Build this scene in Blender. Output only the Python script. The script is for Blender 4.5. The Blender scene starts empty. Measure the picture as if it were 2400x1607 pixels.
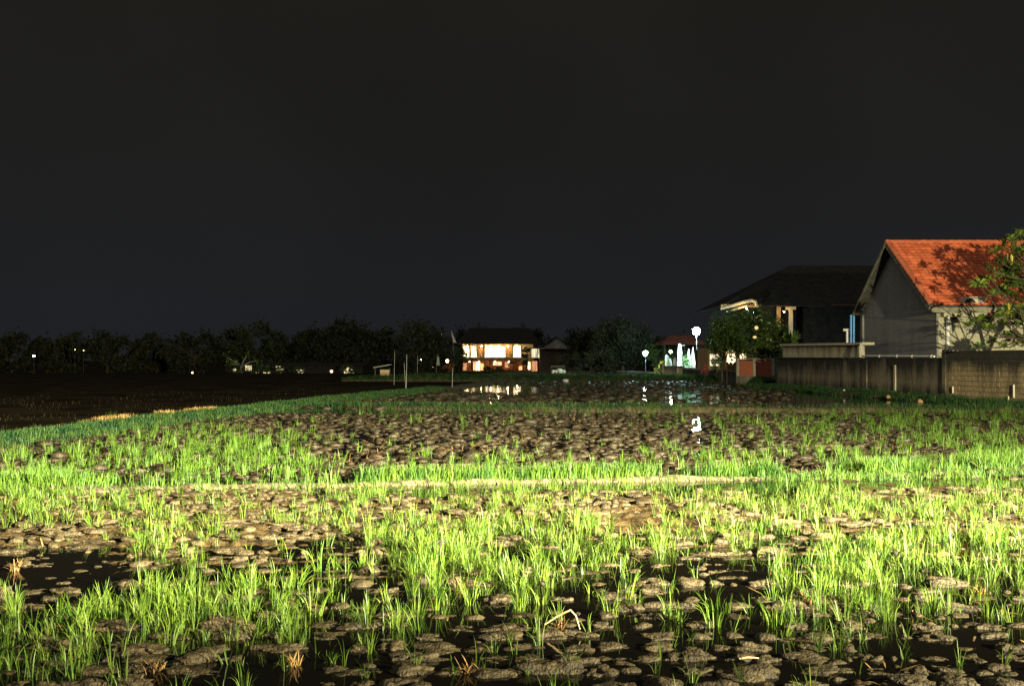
import bpy, bmesh, math, random
import numpy as np
from mathutils import Vector, Matrix

random.seed(7)
rng = np.random.default_rng(11)
S = bpy.context.scene
COL = S.collection
F = 2333.3            # focal length in photograph pixels (35 mm lens, 2400 px wide)
EYE = 1.7

# ------------------------------------------------------------------ camera, sky, light, exposure
cam_d = bpy.data.cameras.new('camera')
cam_d.lens = 35.0
cam_d.sensor_width = 36.0
cam_d.clip_start = 0.05
cam_d.clip_end = 3000.0
cam = bpy.data.objects.new('camera', cam_d)
COL.objects.link(cam)
cam.location = (0, 0, EYE)
cam.rotation_euler = (math.radians(90 + 0.9455), 0, 0)
S.camera = cam

world = bpy.data.worlds.new('World')
S.world = world
world.use_nodes = True
wn = world.node_tree
wn.nodes.clear()
w_out = wn.nodes.new('ShaderNodeOutputWorld')
w_bg = wn.nodes.new('ShaderNodeBackground')
w_tc = wn.nodes.new('ShaderNodeTexCoord')
w_sep = wn.nodes.new('ShaderNodeSeparateXYZ')
w_rmp = wn.nodes.new('ShaderNodeValToRGB')
wn.links.new(w_tc.outputs['Generated'], w_sep.inputs[0])
wn.links.new(w_sep.outputs['Z'], w_rmp.inputs[0])
w_noise = wn.nodes.new('ShaderNodeTexNoise')          # thin uneven cloud
w_noise.inputs['Scale'].default_value = 3.2
w_noise.inputs['Detail'].default_value = 5.0
w_mr = wn.nodes.new('ShaderNodeMapRange')
w_mr.inputs['From Min'].default_value = 0.3; w_mr.inputs['From Max'].default_value = 0.7
w_mr.inputs['To Min'].default_value = 0.88; w_mr.inputs['To Max'].default_value = 1.12
w_mul = wn.nodes.new('ShaderNodeVectorMath'); w_mul.operation = 'SCALE'
wn.links.new(w_tc.outputs['Generated'], w_noise.inputs['Vector'])
wn.links.new(w_noise.outputs['Fac'], w_mr.inputs[0])
wn.links.new(w_rmp.outputs[0], w_mul.inputs[0]); wn.links.new(w_mr.outputs[0], w_mul.inputs['Scale'])
wn.links.new(w_mul.outputs[0], w_bg.inputs[0])
wn.links.new(w_bg.outputs[0], w_out.inputs[0])
cr = w_rmp.color_ramp
cr.elements[0].position = 0.0
cr.elements[0].color = (0.0132, 0.0143, 0.0170, 1)
cr.elements[1].position = 0.34
cr.elements[1].color = (0.0128, 0.0123, 0.0105, 1)
e = cr.elements.new(0.09); e.color = (0.0130, 0.0135, 0.0148, 1)
e = cr.elements.new(0.2); e.color = (0.0125, 0.0123, 0.0118, 1)
w_bg.inputs['Strength'].default_value = 1.0

fill_sun_d = bpy.data.lights.new('fill_sun', 'SUN')       # added soft fill that lifts the blacks, not a source in the place
fill_sun_d.energy = 0.50
fill_sun_d.angle = math.radians(60)
fill_sun_d.color = (1.0, 0.97, 0.88)
fill_sun = bpy.data.objects.new('fill_sun', fill_sun_d)
COL.objects.link(fill_sun)
fill_sun.rotation_euler = (math.radians(48), 0, math.radians(-42))

# the street lamp on the road behind the camera: a floodlight that throws far and little below itself
LAMP = (15.0, -3.5, 4.8)
LAMP_POWER = 212000.0
lamp_d = bpy.data.lights.new('road_lamp', 'POINT')
lamp_d.energy = LAMP_POWER
lamp_d.shadow_soft_size = 0.14
lamp_d.color = (1.0, 0.90, 0.56)
lamp = bpy.data.objects.new('road_lamp', lamp_d)
COL.objects.link(lamp)
lamp.location = LAMP
lamp_d.use_nodes = True
ln = lamp_d.node_tree
em = next(n for n in ln.nodes if n.type == 'EMISSION')
l_tc = ln.nodes.new('ShaderNodeTexCoord')
l_sep = ln.nodes.new('ShaderNodeSeparateXYZ')
def l_math(op, a, b=None):
    n = ln.nodes.new('ShaderNodeMath'); n.operation = op
    for k, q in enumerate((a, b)):
        if q is None: continue
        if isinstance(q, (int, float)): n.inputs[k].default_value = q
        else: ln.links.new(q, n.inputs[k])
    return n.outputs[0]


def l_map(val, f0, f1, t0, t1):
    n = ln.nodes.new('ShaderNodeMapRange'); n.interpolation_type = 'SMOOTHSTEP'
    n.inputs['From Min'].default_value = f0; n.inputs['From Max'].default_value = f1
    n.inputs['To Min'].default_value = t0; n.inputs['To Max'].default_value = t1
    ln.links.new(val, n.inputs['Value'])
    return n.outputs[0]


# photometric curve of an asymmetric trough floodlight: little below itself, strongest towards the far left
ln.links.new(l_tc.outputs['Normal'], l_sep.inputs[0])
lx, ly, lz = l_sep.outputs
down = l_math('DIVIDE', lz, l_math('SQRT', l_math('ADD', l_math('MULTIPLY', ly, ly), l_math('MULTIPLY', lz, lz))))
side = l_math('DIVIDE', lx, l_math('SQRT', l_math('ADD', l_math('MULTIPLY', lx, lx), l_math('MULTIPLY', ly, ly))))
ln.links.new(l_math('MULTIPLY', l_map(down, -0.48, -0.31, 0.13, 1.0), l_map(side, -0.88, 0.0, 2.3, 0.46)), em.inputs['Strength'])

S.view_settings.view_transform = 'Standard'
S.view_settings.look = 'None'
S.view_settings.exposure = 0.0
S.view_settings.gamma = 1.0
S.view_settings.use_curve_mapping = False
S.render.engine = 'CYCLES'
S.cycles.use_denoising = True
S.cycles.max_bounces = 6
S.cycles.diffuse_bounces = 2
S.cycles.glossy_bounces = 3
S.cycles.sample_clamp_indirect = 4.0
S.cycles.caustics_reflective = False
S.cycles.caustics_refractive = False
S.render.filter_size = 1.6


# ------------------------------------------------------------------ helpers
def P(px, py, D):
    """photograph pixel and depth in metres -> a point of the place"""
    return Vector(((px - 1200) * D / F, D, EYE + (842 - py) * D / F))


def PX(px, D):
    return (px - 1200) * D / F


def PZ(py, D):
    return EYE + (842 - py) * D / F


def img(x, y, z=0.0):
    return 1200 + x * F / y, 842 + (EYE - z) * F / y


ORG = {}


def tag(o, label=None, cat=None, group=None, kind=None):
    if label: o['label'] = label
    if cat: o['category'] = cat
    if group: o['group'] = group
    if kind: o['kind'] = kind
    return o


def thing(name, label, cat, loc=(0, 0, 0), group=None):
    o = bpy.data.objects.new(name, None)
    o.empty_display_size = 0.2
    COL.objects.link(o)
    o.location = loc
    ORG[o.name] = Vector(loc)
    return tag(o, label, cat, group)


def link_mesh(name, me, parent=None, loc=None):
    o = bpy.data.objects.new(name, me)
    COL.objects.link(o)
    if parent is not None:
        o.parent = parent
        ORG[o.name] = ORG[parent.name]
    if loc is not None:
        o.location = loc
    return o


def np_mesh(name, V, Fc, mat, smooth=False):
    """mesh from arrays, every face with the same number of corners"""
    V = np.ascontiguousarray(V, dtype=np.float32)
    Fc = np.ascontiguousarray(Fc, dtype=np.int32)
    me = bpy.data.meshes.new(name)
    n, k = Fc.shape
    me.vertices.add(len(V)); me.vertices.foreach_set('co', V.ravel())
    me.loops.add(n * k); me.loops.foreach_set('vertex_index', Fc.ravel())
    me.polygons.add(n)
    me.polygons.foreach_set('loop_start', np.arange(0, n * k, k, dtype=np.int32))
    if smooth:
        me.polygons.foreach_set('use_smooth', np.ones(n, dtype=bool))
    me.update(calc_edges=True)
    me.materials.append(mat)
    return me


class MB:
    """collects boxes, tubes and sheets in place coordinates and links them as one mesh object"""

    def __init__(self):
        self.v = []; self.f = []; self.s = []

    def add(self, vs, fs, smooth=False):
        b = len(self.v)
        self.v += [tuple(p) for p in vs]
        self.f += [tuple(b + i for i in f) for f in fs]
        self.s += [smooth] * len(fs)
        return self

    def hexa(self, c):
        return self.add(c, [(0, 3, 2, 1), (4, 5, 6, 7), (0, 1, 5, 4), (1, 2, 6, 5), (2, 3, 7, 6), (3, 0, 4, 7)])

    def box(self, x0, x1, y0, y1, z0, z1):
        return self.hexa([(x0, y0, z0), (x1, y0, z0), (x1, y1, z0), (x0, y1, z0), (x0, y0, z1), (x1, y0, z1), (x1, y1, z1), (x0, y1, z1)])

    def tube(self, pts, r, n=8, cap=True):
        pts = [Vector(p) for p in pts]
        if not isinstance(r, (list, tuple)): r = [r] * len(pts)
        rings = []
        for i, p in enumerate(pts):
            d = (pts[min(i + 1, len(pts) - 1)] - pts[max(i - 1, 0)]).normalized()
            a = d.orthogonal().normalized() if i == 0 else (rings_a - d * rings_a.dot(d)).normalized()
            rings_a = a
            b = d.cross(a)
            rings.append([p + (a * math.cos(2 * math.pi * k / n) + b * math.sin(2 * math.pi * k / n)) * r[i] for k in range(n)])
        vs = [v for R in rings for v in R]
        fs = []
        for i in range(len(pts) - 1):
            for k in range(n):
                fs.append((i * n + k, i * n + (k + 1) % n, (i + 1) * n + (k + 1) % n, (i + 1) * n + k))
        self.add(vs, fs, True)
        if cap:
            self.add(rings[0], [tuple(range(n - 1, -1, -1))])
            self.add(rings[-1], [tuple(range(n))])
        return self

    def prism(self, poly, off):
        """polygon swept by a vector"""
        n = len(poly)
        off = Vector(off)
        a = [Vector(p) for p in poly]
        b = [p + off for p in a]
        fs = [tuple(range(n - 1, -1, -1)), tuple(range(n, 2 * n))]
        fs += [(i, (i + 1) % n, n + (i + 1) % n, n + i) for i in range(n)]
        return self.add(a + b, fs)

    def lathe(self, c, prof, n=12):
        vs = []; fs = []
        for (r, z) in prof:
            vs += [(c[0] + r * math.cos(2 * math.pi * k / n), c[1] + r * math.sin(2 * math.pi * k / n), c[2] + z) for k in range(n)]
        for i in range(len(prof) - 1):
            for k in range(n):
                fs.append((i * n + k, i * n + (k + 1) % n, (i + 1) * n + (k + 1) % n, (i + 1) * n + k))
        self.add(vs, fs, True)
        m = len(prof) - 1
        self.add(vs[:n], [tuple(range(n - 1, -1, -1))])
        self.add(vs[m * n:], [tuple(range(n))])
        return self

    def ball(self, c, r, n=12, squash=1.0):
        m = max(4, n // 2)
        return self.lathe(c, [(max(1e-3, r * math.sin(math.pi * i / m)), -r * squash * math.cos(math.pi * i / m)) for i in range(m + 1)], n)

    def build(self, name, mat, parent=None, loc=None):
        """parent: part of that thing; loc: a top-level thing of its own with its origin there"""
        me = bpy.data.meshes.new(name)
        org = ORG[parent.name] if parent is not None else Vector(loc or (0, 0, 0))
        me.from_pydata([(p[0] - org[0], p[1] - org[1], p[2] - org[2]) for p in self.v], [], self.f)
        me.polygons.foreach_set('use_smooth', self.s)
        me.update()
        me.materials.append(mat)
        o = link_mesh(name, me, parent)
        if parent is None:
            o.location = org
            ORG[o.name] = org
        return o


class Line:
    """a frame along a wall: s along it, t to its back, z up"""

    def __init__(self, a, b):
        self.a = Vector((a[0], a[1], 0)); d = Vector((b[0] - a[0], b[1] - a[1], 0))
        self.L = d.length; self.d = d.normalized()
        self.n = Vector((-self.d.y, self.d.x, 0))      # to the left of the direction

    def p(self, s, t, z):
        q = self.a + self.d * s + self.n * t
        return Vector((q.x, q.y, z))

    def box(self, mb, s0, s1, t0, t1, z0, z1, z1b=None):
        zb = z1 if z1b is None else z1b
        c = [self.p(s0, t0, z0), self.p(s1, t0, z0), self.p(s1, t1, z0), self.p(s0, t1, z0),
             self.p(s0, t0, z1), self.p(s1, t0, zb), self.p(s1, t1, zb), self.p(s0, t1, z1)]
        return mb.hexa(c)


def hash2(i, j, seed):
    h = (i.astype(np.int64) * 374761393 + j.astype(np.int64) * 668265263 + seed * 982451653) & 0xFFFFFFFF
    h = ((h ^ (h >> 13)) * 1274126177) & 0xFFFFFFFF
    h = h ^ (h >> 16)
    return (h & 0xFFFFFF) / float(0xFFFFFF)


def vnoise(x, y, seed=0):
    i = np.floor(x); j = np.floor(y)
    u = x - i; v = y - j
    u = u * u * (3 - 2 * u); v = v * v * (3 - 2 * v)
    a = hash2(i, j, seed); b = hash2(i + 1, j, seed); c = hash2(i, j + 1, seed); d = hash2(i + 1, j + 1, seed)
    return a + (b - a) * u + (c - a) * v + (a - b - c + d) * u * v


def fbm(x, y, seed=0, o=4):
    s = 0; a = 0.5
    for k in range(o):
        s = s + a * vnoise(x * 2 ** k, y * 2 ** k, seed + k); a *= 0.5
    return s


def sstep(a, b, x):
    t = np.clip((x - a) / (b - a), 0, 1)
    return t * t * (3 - 2 * t)


def gs(px, py, cx, cy, sx, sy):
    return np.exp(-((px - cx) / sx) ** 2 - ((py - cy) / sy) ** 2)


# ------------------------------------------------------------------ materials
def nodes_of(name):
    m = bpy.data.materials.new(name)
    m.use_nodes = True
    nt = m.node_tree
    return m, nt, nt.nodes['Principled BSDF']


def noise_mat(name, c1, c2, scale=6.0, rough=0.8, bump=0.0, bscale=None, spec=0.3, detail=5.0, coords='Object', stretch=(1, 1, 1), rand=0.0, lo=0.35, hi=0.65):
    m, nt, b = nodes_of(name)
    tc = nt.nodes.new('ShaderNodeTexCoord')
    src = tc.outputs['Object']
    if coords == 'World':
        g = nt.nodes.new('ShaderNodeNewGeometry'); src = g.outputs['Position']
    mp = nt.nodes.new('ShaderNodeMapping'); mp.inputs['Scale'].default_value = stretch
    nt.links.new(src, mp.inputs[0])
    n = nt.nodes.new('ShaderNodeTexNoise')
    n.inputs['Scale'].default_value = scale; n.inputs['Detail'].default_value = detail
    nt.links.new(mp.outputs[0], n.inputs['Vector'])
    r = nt.nodes.new('ShaderNodeValToRGB')
    r.color_ramp.elements[0].position = lo; r.color_ramp.elements[0].color = (*c1, 1)
    r.color_ramp.elements[1].position = hi; r.color_ramp.elements[1].color = (*c2, 1)
    nt.links.new(n.outputs['Fac'], r.inputs[0])
    out = r.outputs[0]
    if rand:
        oi = nt.nodes.new('ShaderNodeObjectInfo')
        hs = nt.nodes.new('ShaderNodeHueSaturation')
        mr = nt.nodes.new('ShaderNodeMapRange')
        mr.inputs['To Min'].default_value = 1 - rand; mr.inputs['To Max'].default_value = 1 + rand
        nt.links.new(oi.outputs['Random'], mr.inputs[0])
        nt.links.new(mr.outputs[0], hs.inputs['Value'])
        nt.links.new(out, hs.inputs['Color'])
        out = hs.outputs[0]
    nt.links.new(out, b.inputs['Base Color'])
    b.inputs['Roughness'].default_value = rough
    b.inputs['Specular IOR Level'].default_value = spec
    if bump:
        bn = nt.nodes.new('ShaderNodeTexNoise')
        bn.inputs['Scale'].default_value = bscale or scale * 5; bn.inputs['Detail'].default_value = 6
        nt.links.new(mp.outputs[0], bn.inputs['Vector'])
        bp = nt.nodes.new('ShaderNodeBump'); bp.inputs['Strength'].default_value = bump
        bp.inputs['Distance'].default_value = 0.02
        nt.links.new(bn.outputs['Fac'], bp.inputs['Height'])
        nt.links.new(bp.outputs[0], b.inputs['Normal'])
    return m


def leaf_mat(name, c1, c2, scale=8.0, rough=0.45, trans=0.3, rand=0.25, coords='World', spec=0.4):
    m = noise_mat(name, c1, c2, scale, rough, spec=spec, coords=coords, rand=rand, detail=2.0)
    nt = m.node_tree; b = nt.nodes['Principled BSDF']
    out = next(n for n in nt.nodes if n.type == 'OUTPUT_MATERIAL')
    tr = nt.nodes.new('ShaderNodeBsdfTranslucent')
    mx = nt.nodes.new('ShaderNodeMixShader'); mx.inputs[0].default_value = trans
    src = b.inputs['Base Color'].links[0].from_socket
    nt.links.new(src, tr.inputs['Color'])
    nt.links.new(b.outputs[0], mx.inputs[1]); nt.links.new(tr.outputs[0], mx.inputs[2])
    nt.links.new(mx.outputs[0], out.inputs['Surface'])
    return m


def glow_mat(name, col, strength):
    m, nt, b = nodes_of(name)
    b.inputs['Base Color'].default_value = (0.8, 0.8, 0.8, 1)
    b.inputs['Emission Color'].default_value = (*col, 1)
    b.inputs['Emission Strength'].default_value = strength
    return m


def curtain_mat(name, col, strength):
    m = glow_mat(name, col, strength)
    nt = m.node_tree; b = nt.nodes['Principled BSDF']
    g = nt.nodes.new('ShaderNodeNewGeometry')
    mp = nt.nodes.new('ShaderNodeMapping'); mp.inputs['Scale'].default_value = (3.0, 1.0, 0.35)
    n = nt.nodes.new('ShaderNodeTexNoise'); n.inputs['Scale'].default_value = 1.3; n.inputs['Detail'].default_value = 3
    r = nt.nodes.new('ShaderNodeMapRange'); r.inputs['From Min'].default_value = 0.35; r.inputs['From Max'].default_value = 0.65
    r.inputs['To Min'].default_value = strength * 0.18; r.inputs['To Max'].default_value = strength * 1.3
    nt.links.new(g.outputs['Position'], mp.inputs[0]); nt.links.new(mp.outputs[0], n.inputs['Vector'])
    nt.links.new(n.outputs['Fac'], r.inputs[0]); nt.links.new(r.outputs[0], b.inputs['Emission Strength'])
    return m


def stained_wall(name, clean, mould, top, depth, base_dark=0.0, scale=1.1, amt=0.62):
    """plaster with black mould that runs down from its top edge (height `top`) in streaks"""
    m, nt, b = nodes_of(name)
    g = nt.nodes.new('ShaderNodeNewGeometry')
    sep = nt.nodes.new('ShaderNodeSeparateXYZ'); nt.links.new(g.outputs['Position'], sep.inputs[0])
    mp = nt.nodes.new('ShaderNodeMapping'); mp.inputs['Scale'].default_value = (1.6, 1.6, 0.35)
    nt.links.new(g.outputs['Position'], mp.inputs[0])
    n1 = nt.nodes.new('ShaderNodeTexNoise'); n1.inputs['Scale'].default_value = scale; n1.inputs['Detail'].default_value = 7
    n1.inputs['Roughness'].default_value = 0.65
    nt.links.new(mp.outputs[0], n1.inputs['Vector'])
    n2 = nt.nodes.new('ShaderNodeTexNoise'); n2.inputs['Scale'].default_value = 9; n2.inputs['Detail'].default_value = 6
    nt.links.new(g.outputs['Position'], n2.inputs['Vector'])
    hr = nt.nodes.new('ShaderNodeMapRange')
    hr.inputs['From Min'].default_value = top - depth; hr.inputs['From Max'].default_value = top
    hr.inputs['To Min'].default_value = 0.0; hr.inputs['To Max'].default_value = amt
    nt.links.new(sep.outputs['Z'], hr.inputs[0])
    br = nt.nodes.new('ShaderNodeMapRange')
    br.inputs['From Min'].default_value = 0.75; br.inputs['From Max'].default_value = 0.1
    br.inputs['To Min'].default_value = 0.0; br.inputs['To Max'].default_value = base_dark
    nt.links.new(sep.outputs['Z'], br.inputs[0])
    a = nt.nodes.new('ShaderNodeMath'); a.operation = 'ADD'
    nt.links.new(n1.outputs['Fac'], a.inputs[0]); nt.links.new(hr.outputs[0], a.inputs[1])
    a2 = nt.nodes.new('ShaderNodeMath'); a2.operation = 'ADD'
    nt.links.new(a.outputs[0], a2.inputs[0]); nt.links.new(br.outputs[0], a2.inputs[1])
    r = nt.nodes.new('ShaderNodeValToRGB')
    r.color_ramp.elements[0].position = 0.46; r.color_ramp.elements[0].color = (*clean, 1)
    r.color_ramp.elements[1].position = 0.78; r.color_ramp.elements[1].color = (*mould, 1)
    nt.links.new(a2.outputs[0], r.inputs[0])
    mx = nt.nodes.new('ShaderNodeMix'); mx.data_type = 'RGBA'; mx.blend_type = 'MULTIPLY'
    mx.inputs[0].default_value = 0.55
    r2 = nt.nodes.new('ShaderNodeValToRGB')
    r2.color_ramp.elements[0].position = 0.3; r2.color_ramp.elements[0].color = (0.35, 0.32, 0.28, 1)
    r2.color_ramp.elements[1].position = 0.65; r2.color_ramp.elements[1].color = (1, 1, 1, 1)
    nt.links.new(n2.outputs['Fac'], r2.inputs[0])
    nt.links.new(r.outputs[0], mx.inputs[6]); nt.links.new(r2.outputs[0], mx.inputs[7])
    nt.links.new(mx.outputs[2], b.inputs['Base Color'])
    b.inputs['Roughness'].default_value = 0.9
    bp = nt.nodes.new('ShaderNodeBump'); bp.inputs['Strength'].default_value = 0.4; bp.inputs['Distance'].default_value = 0.02
    nt.links.new(n2.outputs['Fac'], bp.inputs['Height']); nt.links.new(bp.outputs[0], b.inputs['Normal'])
    return m


M = {}
M['mud'] = noise_mat('mud', (0.020, 0.012, 0.0048), (0.085, 0.057, 0.023), 12.0, 0.5, 1.0, 44, spec=0.5, coords='World')
M['wet_dim_clod'] = noise_mat('wet_dim_clod', (0.010, 0.0066, 0.003), (0.042, 0.030, 0.013), 9.0, 0.50, 1.0, 40, spec=0.5, coords='World')  # wet mud, coloured darker still in place of lamplight fading with distance
M['clod'] = noise_mat('clod', (0.018, 0.012, 0.005), (0.076, 0.056, 0.024), 20.0, 0.6, 1.0, 60, spec=0.45, coords='World')
M['dry_earth'] = noise_mat('dry_earth', (0.045, 0.036, 0.020), (0.175, 0.150, 0.092), 8.0, 0.9, 1.0, 30, coords='World')
M['bund_earth'] = noise_mat('bund_earth', (0.03, 0.024, 0.012), (0.09, 0.068, 0.036), 4.0, 0.9, 0.8, 22, coords='World')
M['soil'] = noise_mat('soil', (0.018, 0.015, 0.009), (0.042, 0.034, 0.022), 0.4, 1.0, 0.5, 6, spec=0.0, coords='World')
M['rice'] = leaf_mat('rice', (0.050, 0.125, 0.012), (0.160, 0.240, 0.030), 9.0, 0.5, 0.3, 0.28)
M['rice_far'] = leaf_mat('rice_far', (0.045, 0.120, 0.012), (0.115, 0.205, 0.020), 5.0, 0.5, 0.3, 0.0)
M['grass'] = leaf_mat('grass', (0.040, 0.110, 0.015), (0.110, 0.200, 0.022), 3.0, 0.55, 0.3, 0.0)
M['bank_grass'] = leaf_mat('bank_grass', (0.010, 0.050, 0.018), (0.050, 0.110, 0.018), 2.2, 0.55, 0.3, 0.0)
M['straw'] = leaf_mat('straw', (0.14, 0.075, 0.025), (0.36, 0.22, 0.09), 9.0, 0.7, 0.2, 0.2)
M['dry_straw'] = leaf_mat('dry_straw', (0.16, 0.095, 0.030), (0.44, 0.28, 0.10), 3.0, 0.7, 0.2, 0.0)
M['pale_straw'] = noise_mat('pale_straw', (0.42, 0.27, 0.16), (0.62, 0.45, 0.30), 12, 0.7)
M['dark_leaf'] = leaf_mat('dark_leaf', (0.020, 0.050, 0.012), (0.055, 0.105, 0.024), 1.0, 0.45, 0.2, 0.25)
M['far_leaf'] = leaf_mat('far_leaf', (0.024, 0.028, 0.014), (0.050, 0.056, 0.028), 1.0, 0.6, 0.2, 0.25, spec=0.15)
M['stubble'] = leaf_mat('stubble', (0.020, 0.018, 0.008), (0.045, 0.036, 0.016), 1.0, 0.8, 0.1, 0.0, spec=0.1)
M['tree_leaf'] = leaf_mat('tree_leaf', (0.040, 0.085, 0.018), (0.110, 0.165, 0.035), 1.5, 0.35, 0.2, 0.3)
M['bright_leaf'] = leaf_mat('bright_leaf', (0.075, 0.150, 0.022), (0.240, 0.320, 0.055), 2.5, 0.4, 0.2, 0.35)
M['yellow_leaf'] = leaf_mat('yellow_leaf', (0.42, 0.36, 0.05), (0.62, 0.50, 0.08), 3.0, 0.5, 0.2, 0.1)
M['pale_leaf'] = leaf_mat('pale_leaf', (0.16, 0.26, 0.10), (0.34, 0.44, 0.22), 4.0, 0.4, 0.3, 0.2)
M['pink_flower'] = leaf_mat('pink_flower', (0.45, 0.05, 0.06), (0.62, 0.10, 0.10), 6.0, 0.5, 0.2, 0.1)
M['bark'] = noise_mat('bark', (0.06, 0.045, 0.03), (0.14, 0.11, 0.08), 8, 0.9, 0.7)
M['dark_bark'] = noise_mat('dark_bark', (0.04, 0.03, 0.02), (0.09, 0.07, 0.05), 8, 0.9, 0.7)
M['tile'] = noise_mat('tile', (0.54, 0.115, 0.045), (0.72, 0.185, 0.078), 2.2, 0.6, 0.3, 30, coords='World', rand=0.22)
M['ridge_tile'] = noise_mat('ridge_tile', (0.62, 0.16, 0.08), (0.78, 0.24, 0.12), 3.0, 0.6, 0.3, 30, coords='World', rand=0.15)
M['gable'] = stained_wall('gable', (0.34, 0.335, 0.31), (0.22, 0.215, 0.20), 9.5, 2.2, 0.1, 0.5)
M['facade'] = stained_wall('facade', (0.56, 0.53, 0.38), (0.42, 0.40, 0.29), 6.0, 1.0, 0.0, 0.7)
M['barge'] = noise_mat('barge', (0.17, 0.16, 0.11), (0.32, 0.30, 0.20), 3.0, 0.8, 0.2, coords='World')
M['soffit'] = noise_mat('soffit', (0.07, 0.07, 0.065), (0.11, 0.11, 0.10), 3.0, 0.9, coords='World')
M['white_pvc'] = noise_mat('white_pvc', (0.72, 0.70, 0.64), (0.82, 0.80, 0.74), 4.0, 0.4)
M['old_pvc'] = noise_mat('old_pvc', (0.50, 0.46, 0.34), (0.70, 0.66, 0.52), 3.0, 0.45)
M['blue_pvc'] = noise_mat('blue_pvc', (0.015, 0.16, 0.42), (0.03, 0.26, 0.60), 4.0, 0.3, spec=0.6)
M['casing'] = noise_mat('casing', (0.50, 0.47, 0.36), (0.62, 0.58, 0.46), 4.0, 0.5)
M['dark_metal'] = noise_mat('dark_metal', (0.015, 0.015, 0.015), (0.04, 0.04, 0.04), 6, 0.5)
M['steel'] = noise_mat('steel', (0.25, 0.25, 0.25), (0.36, 0.36, 0.36), 6, 0.45)
M['stain'] = stained_wall('stain', (0.30, 0.25, 0.16), (0.024, 0.024, 0.018), 2.0, 1.3, 0.30, 1.1, 0.42)
M['upper_plaster'] = stained_wall('upper_plaster', (0.64, 0.57, 0.36), (0.20, 0.17, 0.10), 3.6, 1.6, 0.0, 1.2)
M['slab'] = noise_mat('slab', (0.42, 0.38, 0.25), (0.56, 0.51, 0.36), 4.0, 0.85, 0.3, coords='World')
M['block'] = stained_wall('block', (0.34, 0.26, 0.14), (0.024, 0.022, 0.016), 2.20, 1.15, 0.0, 1.3, 0.62)
M['mortar'] = stained_wall('mortar', (0.17, 0.13, 0.075), (0.13, 0.115, 0.065), 2.3, 1.2, 0.0, 3.0)
M['brick'] = None
M['concrete'] = noise_mat('concrete', (0.20, 0.18, 0.13), (0.34, 0.31, 0.24), 3.0, 0.9, 0.4, coords='World')
M['grey_wall'] = stained_wall('grey_wall', (0.22, 0.20, 0.15), (0.05, 0.05, 0.04), 1.5, 1.2, 0.2, 1.2)
M['dark_roof'] = noise_mat('dark_roof', (0.012, 0.010, 0.009), (0.028, 0.022, 0.018), 2.0, 0.85, 0.3, coords='World')
M['red_roof'] = noise_mat('red_roof', (0.11, 0.035, 0.022), (0.20, 0.060, 0.038), 2.0, 0.8, 0.3, coords='World')
M['cream'] = noise_mat('cream', (0.55, 0.45, 0.28), (0.66, 0.56, 0.38), 2.0, 0.85, 0.1, coords='World')
M['tan'] = noise_mat('tan', (0.42, 0.26, 0.12), (0.52, 0.33, 0.17), 2.0, 0.85, 0.1, coords='World')
M['orange_wall'] = noise_mat('orange_wall', (0.46, 0.16, 0.06), (0.56, 0.22, 0.09), 2.0, 0.85, 0.1, coords='World')
M['white_wash'] = noise_mat('white_wash', (0.68, 0.70, 0.66), (0.80, 0.82, 0.78), 3.0, 0.8, 0.2)
M['tin'] = noise_mat('tin', (0.55, 0.57, 0.55), (0.70, 0.72, 0.70), 2.0, 0.4, 0.0)
M['grey_paint'] = noise_mat('grey_paint', (0.34, 0.34, 0.30), (0.42, 0.42, 0.38), 2.0, 0.85, coords='World')
M['bamboo'] = noise_mat('bamboo', (0.30, 0.29, 0.24), (0.46, 0.45, 0.38), 6, 0.6)
M['cloth'] = noise_mat('cloth', (0.60, 0.60, 0.50), (0.72, 0.72, 0.62), 4.0, 0.85)
M['sack'] = noise_mat('sack', (0.66, 0.66, 0.54), (0.80, 0.80, 0.68), 4.0, 0.75, 0.4)
M['stone'] = noise_mat('stone', (0.26, 0.17, 0.09), (0.44, 0.30, 0.17), 9, 0.85, 0.5)
M['pebble'] = noise_mat('pebble', (0.75, 0.72, 0.66), (0.85, 0.82, 0.76), 9, 0.5)

M['glow_cyan'] = glow_mat('glow_cyan', (0.60, 1.0, 0.92), 950)
M['glow_cool'] = glow_mat('glow_cool', (0.66, 1.0, 0.90), 520)
M['glow_small'] = glow_mat('glow_small', (1.0, 0.93, 0.80), 60)
M['glow_warm'] = glow_mat('glow_warm', (1.0, 0.52, 0.20), 70)
M['glow_dim'] = glow_mat('glow_dim', (1.0, 0.62, 0.26), 9)
M['glow_lantern'] = glow_mat('glow_lantern', (1.0, 0.66, 0.10), 0.55)
M['window_hot'] = curtain_mat('window_hot', (1.0, 0.78, 0.42), 5.0)
M['window_warm'] = curtain_mat('window_warm', (1.0, 0.60, 0.22), 1.6)
M['window_orange'] = curtain_mat('window_orange', (1.0, 0.33, 0.09), 0.7)
M['window_pale'] = curtain_mat('window_pale', (1.0, 0.88, 0.52), 1.1)
M['wall_glow_far'] = curtain_mat('wall_glow_far', (1.0, 0.80, 0.38), 1.0)
M['eave_bulb'] = glow_mat('eave_bulb', (1.0, 0.58, 0.22), 520)
M['bulb'] = glow_mat('bulb', (1.0, 0.66, 0.32), 420)

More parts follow.
